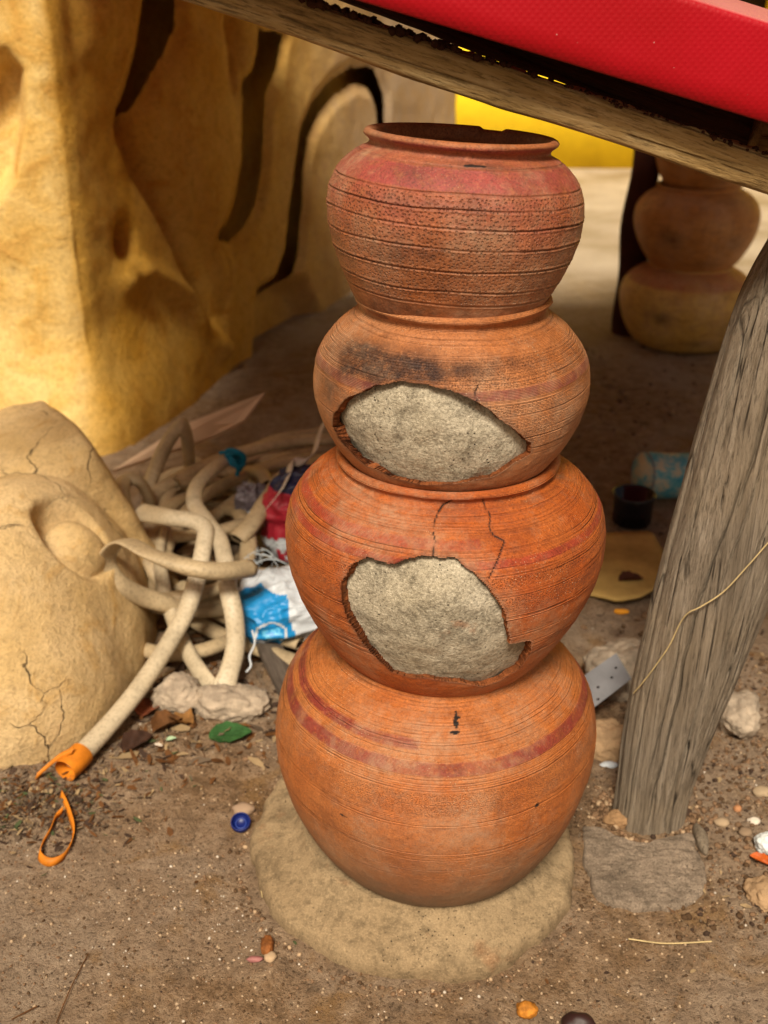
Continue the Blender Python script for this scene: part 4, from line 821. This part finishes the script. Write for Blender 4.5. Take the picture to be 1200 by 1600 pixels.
rock(822, 1585, .0125, (1.05, .85, .85), plain('rusty_orange', (.42, .16, .02), .75, .2, .8, 90., .8, .003), 'round orange dried fruit on the dirt at the bottom', 42, 'dried_fruit', 'fruit', 3, .2)
rock(905, 1605, .02, (1.1, .8, .8), plain('dark_husk', (.03, .01, .008), .5, .4, .5), 'dark seed husk cut by the bottom edge', 43, 'seed_husk', 'husk', 2, .2)
rock(418, 1486, .0115, (.75, 1.25, .8), plain('brown_husk', (.20, .07, .018), .75, .2, .8, 90.), 'curled brown seed husk left of the footing', 44, 'seed_husk', 'husk', 3, .2)
rock(399, 1503, .008, (1.4, .6, .5), plain('pink_husk', (.32, .13, .12), .6), 'tiny pinkish husk fragment beside the brown one', 45, 'seed_husk', 'husk', 2, .2)
rock(917, 1062, .014, (1.2, .8, .6), plain('orange_bit', (.55, .12, .01), .6), 'orange scrap beside the grey metal plate', 46, 'scrap', 'scrap', 2)
rust = rock(965, 1016, .012, (1.2, .6, .5), plain('rust_spot', (.5, .2, .01), .7), 'orange blob on top of the large pale stone', 47, 'orange_blob', 'scrap', 2, h=.088)

# bottle cap
cpos = spot(377, 1290, 0); cz = gz(cpos[0], cpos[1]); cp_ = empty('bottle_cap', (cpos[0], cpos[1], cz+.004)); cp_.rotation_euler = (math.radians(24), math.radians(-8), .3)
a = np.linspace(0, 2*PI, 72, endpoint=False); kn = 1+.018*np.sign(np.sin(a*24)); pf = [(.0002, .0), (.012, .0), (.0145, .001), (.0152, .003), (.0152, .011), (.0145, .0118), (.0132, .0118), (.013, .010), (.013, .0025), (.0002, .0025)]
V = np.array([[(r_*(k_ if .0145 <= r_ else 1)*math.cos(t), r_*(k_ if .0145 <= r_ else 1)*math.sin(t), z_) for r_, z_ in pf] for t, k_ in zip(a, kn)])
make('shell', V, gridF(72, len(pf), True), M_cap, cp_, True)
V, F = tube(np.stack([.008*np.cos(a), .008*np.sin(a), a*0+.0032], -1)[np.r_[0:72, 0]], .0009, 6); make('inner_ring', V, F, plain('pale_blue', (.03, .06, .28), .4, .4), cp_)
tag(cp_, 'dark blue plastic bottle cap lying upside down on the dirt', 'bottle cap')

# leaves
def leaf(name, px, py, L, Wd, rz, mat, label, h=.004, curl=.4, seed=0, n=(28, 17), lobes=.06):
    p = spot(px, py, 0); u = np.linspace(0, 1, n[0]); v = np.linspace(-1, 1, n[1]); Uu, Vv = np.meshgrid(u, v, indexing='ij')
    wd = np.sin(PI*np.clip(Uu, .001, 1)**.8)**.75*(1+lobes*np.sin(Uu*24+seed)); X = (Uu-.5)*L; Y = Vv*wd*Wd/2
    Q = np.stack([Uu, Vv*.5, Uu*0+seed], -1); Zz = curl*Wd*.5*(np.abs(Vv)**1.5)*wd+.10*Wd*fbm(Q, 3, 3, seed)-.0012*np.exp(-(Vv/.08)**2)
    V = np.stack([X, Y, Zz], -1); V[..., 2] -= V[..., 2].min(); B_ = V-[0, 0, .0006]; F = gridF(*n)
    o = make(name, np.vstack([V.reshape(-1, 3), B_.reshape(-1, 3)]), np.vstack([F, F[:, ::-1]+n[0]*n[1]]), mat, loc=(p[0], p[1], gz(p[0], p[1])+h)); o.rotation_euler = (random.uniform(-.1, .1), random.uniform(-.1, .1), rz)
    tag(o, label, 'leaf'); return o
gl = leaf('green_leaf', 360, 1148, .075, .05, .25, M_leaf, 'broad dark green leaf on the dirt left of the lowest pot', seed=3, curl=.25)
leaf('dry_leaf', 262, 1135, .06, .045, .7, M_dry, 'crumpled brown leaf below the pale stones', seed=5, curl=.9)
leaf('dry_leaf', 285, 1128, .05, .045, -.5, plain('ochre_leaf', (.22, .105, .03), .8, .2, .6, 40.), 'curled ochre brown leaf right of the darker crumpled one', seed=6, curl=.8)
leaf('dry_leaf', 215, 1165, .065, .04, .9, plain('black_leaf', (.05, .022, .012), .7, .3, .5, 40.), 'nearly black dead leaf beside the pale hose', seed=7, curl=.7)
leaf('dry_leaf', 232, 1105, .06, .06, 1.4, M_rust, 'reddish dead leaf between the hose and the stone', seed=8, curl=.5)
leaf('dry_leaf', 270, 985, .07, .05, .4, M_dry, 'dark dead leaf under the crossing hoses', seed=9, curl=.7)
leaf('dry_leaf', 1190, 1356, .04, .018, -.7, plain('orange_leaf', (.50, .10, .01), .5, .4, .6, 60.), 'narrow glossy orange leaf at the right edge', seed=10, curl=.8)
leaf('leaf_scrap', 268, 1158, .018, .012, .3, plain('pale_green', (.35, .48, .30), .7), 'tiny pale green leaf scrap on the dirt', seed=11)
leaf('leaf_scrap', 248, 1168, .016, .008, -.3, M_grit_w, 'tiny cream scrap beside the pale green one', seed=12)
leaf('leaf_scrap', 243, 1138, .016, .007, .5, M_grit_w, 'cream wood scrap near the crumpled brown leaf', seed=13)
# straw
for (pts, r, lab) in ((((982, 1467, .004), (1040, 1474, .006), (1112, 1471, .004)), .0011, 'single long straw on the dirt right of the footing'),
                      (((88, 1598, .003), (110, 1545, .004), (138, 1490, .003)), .0008, 'long thin dry twig at bottom left'),
                      (((18, 1593, .003), (58, 1572, .004)), .0009, 'short dark twig at the bottom left corner'),
                      (((403, 1363, .003), (406, 1380, .003), (410, 1402, .004)), .0008, 'thin dry stalk at the left edge of the footing')):
    V, F = tube(catmull([spot(*q) for q in pts], 8), r, 6); tag(make('straw', V, F, M_straw if 'straw' in lab or 'stalk' in lab else M_dry), lab, 'straw')

# right middle distance: plate, cardboard, cup, tin
pc4 = [spot(912, 1056, .085), spot(962, 1021, .10), spot(986, 1061, .075), spot(925, 1109, .055)]
c_ = np.mean(pc4, 0); nrm = np.cross(pc4[1]-pc4[0], pc4[3]-pc4[0]); nrm /= np.linalg.norm(nrm); nrm *= np.sign(nrm[2])
ext = (pc4[0]-pc4[1])*.6; q4 = [pc4[0]+ext, pc4[1], pc4[2], pc4[3]+ext]
mp_ = empty('metal_plate', tuple(c_)); tag(mp_, 'bent grey metal plate with small holes, right of the lowest pot', 'plate')
V = np.array([q-c_ for q in q4]+[q-c_-nrm*.003 for q in q4]); make('plate', V, [(0, 1, 2, 3), (7, 6, 5, 4)]+[(i, i+4, (i+1) % 4+4, (i+1) % 4) for i in range(4)], M_metal, mp_, False)
e1 = pc4[1]-c_; e2 = pc4[2]-c_; V = np.array([e1, e2, e2+[.004, .012, -.012], e1+[.004, .012, -.012], e1+nrm*.003, e2+nrm*.003]); make('folded_lip', V, [(0, 1, 2, 3), (0, 4, 5, 1)], plain('worn_edge', (.45, .44, .42), .5, .5), mp_, False)
u1 = (pc4[1]-pc4[0]); u2 = (pc4[3]-pc4[0])
for s_, t_ in ((.9, .38), (.72, .55), (.30, .55), (.22, .85)):
    p = pc4[0]+u1*s_+u2*t_-c_; a = np.linspace(0, 2*PI, 10, endpoint=False); n1 = u1/np.linalg.norm(u1); n2 = np.cross(nrm, n1)
    V = np.array([p+nrm*.0008+n1*.003*math.cos(x)+n2*.0022*math.sin(x) for x in a]); make('hole', V, [tuple(range(10))], M_dark, mp_, False)
cb = [spot(905, 835, .02), spot(1018, 829, .03), spot(1042, 868, .022), spot(1034, 915, .015), spot(1000, 932, .02), spot(965, 938, .018), spot(905, 925, .012)]
nb_ = len(cb); cc = np.mean(cb, 0); rings = []
for t in np.linspace(.0, 1, 9)[1:]: rings.append(cc+(resample(np.vstack([cb, cb[:1]]), 61)[:-1]-cc)*t)
R_ = np.array(rings); R_[..., 2] += .004*fbm(R_, 14, 3, 3); top = np.vstack([cc[None], R_.reshape(-1, 3)]); bot = top-[0, 0, .005]; nT = len(top)
Fl = [(0, 1+j, 1+(j+1) % 60) for j in range(60)]+[(1+i*60+j, 1+(i+1)*60+j, 1+(i+1)*60+(j+1) % 60, 1+i*60+(j+1) % 60) for i in range(7) for j in range(60)]
Fl = [f[::-1] for f in Fl]; Fl = Fl+[tuple(v+nT for v in f[::-1]) for f in Fl]+[(1+420+j, 1+420+(j+1) % 60, nT+1+420+(j+1) % 60, nT+1+420+j) for j in range(60)]
tag(make('cardboard', np.vstack([top, bot]), Fl, M_card), 'flat piece of yellowish cardboard on the ground behind the orange pots', 'cardboard')
o = leaf('dry_leaf', 985, 918, .06, .035, .2, plain('burnt_leaf', (.08, .025, .012), .8, .2, .5), 'burnt brown leaf on the edge of the cardboard', h=.02, seed=21, curl=.9)
def cyl(R1, R2_, L, ns=40, wall=.003, rings=12, dent=0., seed=0):
    t = np.linspace(0, 1, rings); a = np.linspace(0, 2*PI, ns, endpoint=False)
    pf = [(0., .0)]+[(lerp(R1, R2_, q), L*q) for q in t]+[(R2_-wall, L), (R2_-wall, L*.05), (0., L*.05)]; pf = np.array(pf)
    P = np.stack([pf[:, 0][None]*np.cos(a)[:, None], pf[:, 0][None]*np.sin(a)[:, None], np.broadcast_to(pf[:, 1], (ns, len(pf)))], -1)
    P[..., :2] *= (1+dent*vnoise(P, 18, seed))[..., None]; return P.reshape(-1, 3), gridF(ns, len(pf), True)
m = Mat('worn_turquoise_label', .6, .3); n = m.noise(22, 5, .7); M_tin = m.done(m.ramp(n, [(.36, (.05, .30, .42)), (.47, (.15, .42, .48)), (.56, (.55, .52, .38)), (.7, (.60, .52, .32))]), m.bump(n, .3, .002))
tn = empty('tin_can', tuple(spot(1050, 792, .0)+np.array([0, .06, .060]))); tn.rotation_euler = (0, math.radians(97), math.radians(14)); tag(tn, 'worn turquoise and cream tin can lying on its side, behind the trunk post', 'can')
V, F = cyl(.058, .058, .15, dent=.03); V[:, 2] -= .075; make('body', V, F, M_tin, tn)
a = np.linspace(0, 2*PI, 41); 
for z_ in (-.074, .074):
    V, F = tube(np.stack([.058*np.cos(a), .058*np.sin(a), a*0+z_], -1), .0022, 6); make('rim', V, F, M_metal, tn)
jr = empty('black_cup', tuple(spot(992, 826, .0)+np.array([0, .04, 0]))); tag(jr, 'glossy black plastic cup standing behind the cardboard', 'cup')
V, F = cyl(.045, .050, .074); make('body', V, F, M_black, jr); V, F = tube(np.stack([.050*np.cos(a), .050*np.sin(a), a*0+.074], -1), .003, 8); make('rim', V, F, M_black, jr)

# ------------------------------------------------------------------ loose stuff on the ground
def scatter(n, region, rmin, rmax, mats, w, name, sub=0, power=3., sq=(.5, 1.)):
    vs = []; fs = []; fm = []; n0 = 0; protos = [lump((0, 0, 0), 1., (1, rng.uniform(.6, 1.), rng.uniform(*sq)), 500+q, sub) for q in range(24)]
    for i in range(n):
        for _ in range(30):
            x, y = region()
            if math.hypot(x-BASE_C[0], y-BASE_C[1]) > .255: break
        r = rmin+(rmax-rmin)*rng.random()**power; V, F = protos[i % 24]; V = V*r; t = rng.uniform(0, 6.28); c, s = math.cos(t), math.sin(t)
        V = V@np.array([[c, s, 0], [-s, c, 0], [0, 0, 1]])+[x, y, 0]; vs.append((V, r)); fs.append(F+n0); n0 += len(V); fm += [int(rng.choice(len(mats), p=w))]*len(F)
    A_ = np.vstack([v for v, _ in vs]); cen = np.array([v.mean(0) for v, _ in vs]); hz = ground_h(cen[:, 0], cen[:, 1])
    rep = np.repeat(hz+np.array([r for _, r in vs])*.15, [len(v) for v, _ in vs]); A_[:, 2] += rep
    o = make(name, A_, np.vstack(fs), mats, fmat=np.array(fm)); return o
uni = lambda x0, x1, y0, y1: (lambda: (rng.uniform(x0, x1), rng.uniform(y0, y1)))
def cl(px, py, sx, sy):
    p = spot(px, py); return lambda: (p[0]+rng.normal(0, sx), p[1]+rng.normal(0, sy))
M_gr1 = plain('soil_crumb', (.19, .115, .065), .95, .1, .5, 60., 1., .003); M_gr2 = plain('soil_crumb_dark', (.095, .056, .03), .95, .1, .5, 60., 1., .003)
gm = [M_grit_w, M_grit_t, M_grit_d]; M_gr3 = plain('soil_crumb_pale', (.40, .29, .185), .95, .1, .4, 60., 1., .003)
o = scatter(13000, uni(-.78, .78, .78, 1.75), .0007, .0030, [M_gr1, M_gr2, M_gr3], [.42, .26, .32], 'soil_grains', power=2.6); setting(o, 'stuff'); tag(o, 'fine grains of soil all over the trodden dirt', 'soil')
o = scatter(3600, uni(-.75, .75, .78, 1.9), .0006, .0027, [M_grit_w, M_gr1, M_grit_d], [.20, .52, .28], 'grit'); setting(o, 'stuff'); tag(o, 'white and brown grit strewn over the dirt', 'grit')
o = scatter(230, cl(330, 1430, .11, .06), .0005, .0028, gm, [.8, .15, .05], 'white_grit', power=4.); setting(o, 'stuff'); tag(o, 'patch of small white chips on the dirt left of the footing', 'grit')
o = scatter(4200, lambda: (rng.uniform(.40, .85), rng.uniform(1.08, 1.8)), .0012, .0065, [M_gr1, M_gr2, M_grit_d], [.45, .4, .15], 'gravel', power=2.5); setting(o, 'stuff'); tag(o, 'crumbly gravel and clods right of the trunk post', 'gravel')
o = scatter(900, lambda: (rng.uniform(-.6, -.05), rng.uniform(1.45, 2.3)), .0015, .009, [M_gr1, M_gr2, M_dry], [.35, .4, .25], 'rubble', power=3.); setting(o, 'stuff'); tag(o, 'dark crumbs and rubble under the hoses', 'rubble')
o = scatter(900, lambda: (rng.uniform(.2, 1.3), rng.uniform(1.6, 3.8)), .002, .012, [M_gr1, M_gr2, M_stone2], [.45, .5, .05], 'clods', power=3.5); setting(o, 'stuff'); tag(o, 'small clods on the shaded ground under the roof', 'clods')
def ring():
    t = rng.uniform(0, 2*PI); r_ = .248+abs(rng.normal(0, .012)); return BASE_C[0]+r_*math.cos(t), BASE_C[1]+r_*math.sin(t)
o = scatter(900, ring, .0008, .0048, [M_gr1, M_gr2, M_grit_t], [.5, .35, .15], 'soil_crumbs', power=3.); setting(o, 'stuff'); tag(o, 'loose soil crumbs drifted round the rim of the footing', 'crumbs')
def foot():
    t = rng.uniform(0, 2*PI); r_ = .062+abs(rng.normal(0, .016)); return .413+r_*math.cos(t), 1.33+r_*math.sin(t)*.9
o = scatter(700, foot, .001, .007, [M_gr1, M_gr2, M_grit_t], [.5, .35, .15], 'soil_crumbs', power=2.5); setting(o, 'stuff'); tag(o, 'soil crumbs heaped round the foot of the trunk post', 'crumbs')
def litter(n, region, name, label, mats, w, lmin=.004, lmax=.014):
    vs = []; fs = []; fm = []; n0 = 0
    for i in range(n):
        x, y = region(); L = lmin*.5+(lmax*1.25-lmin*.5)*rng.random()**1.8; wd = L*rng.uniform(.04, .75)**1.3; t = rng.uniform(0, 6.28); b = rng.uniform(-.3, .5)
        q = np.array([(-.5, -.3, 0), (0, -.5, b*.4), (.5, -.2, 0), (.5, .2, 0), (0, .5, b*.4+rng.uniform(-.2, .2)), (-.5, .3, 0)])*[L, wd, wd+L*.2]
        tl_ = rng.normal(0, .35); c, s = math.cos(tl_), math.sin(tl_); q = q@np.array([[c, 0, s], [0, 1, 0], [-s, 0, c]]); c, s = math.cos(t), math.sin(t)
        q = q@np.array([[c, s, 0], [-s, c, 0], [0, 0, 1]])+[x, y, rng.uniform(.001, .006)]; vs.append(q); fs += [(n0, n0+1, n0+4, n0+5), (n0+1, n0+2, n0+3, n0+4)]; fm += [int(rng.choice(len(mats), p=w))]*2; n0 += 6
    A_ = np.array(vs); cc_ = A_.mean(1); A_[..., 2] += ground_h(cc_[:, 0], cc_[:, 1])[:, None]
    o = make(name, A_, np.array(fs), mats, fmat=np.array(fm), smooth=False); setting(o, 'stuff'); tag(o, label, 'litter')
lm = [M_dry, plain('pale_litter', (.30, .21, .11), .85), plain('grey_litter', (.12, .085, .055), .85), plain('green_litter', (.06, .08, .03), .85), M_grit_d]; lw = [.25, .14, .34, .05, .22]
litter(2600, cl(35, 1262, .085, .042), 'leaf_litter', 'dry leaf crumbs gathered before the tan sculpture at left', lm, lw)
litter(420, cl(190, 1190, .09, .05), 'leaf_litter', 'dry leaf crumbs along the foot of the pale hose', lm, lw)
litter(700, lambda: (rng.uniform(-.5, -.1), rng.uniform(1.45, 2.1)), 'leaf_litter', 'dark leaf litter under the tangled hoses', lm, [.45, .1, .2, .02, .23], .008, .04)
litter(500, lambda: (rng.uniform(.40, .85), rng.uniform(1.1, 2.1)), 'leaf_litter', 'dry stalk litter right of the trunk post', lm, [.2, .3, .35, .03, .12])
litter(260, lambda: (rng.uniform(-.7, .7), rng.uniform(.8, 1.5)), 'leaf_litter', 'sparse dry flecks on the open dirt in front', lm, lw, .003, .009)
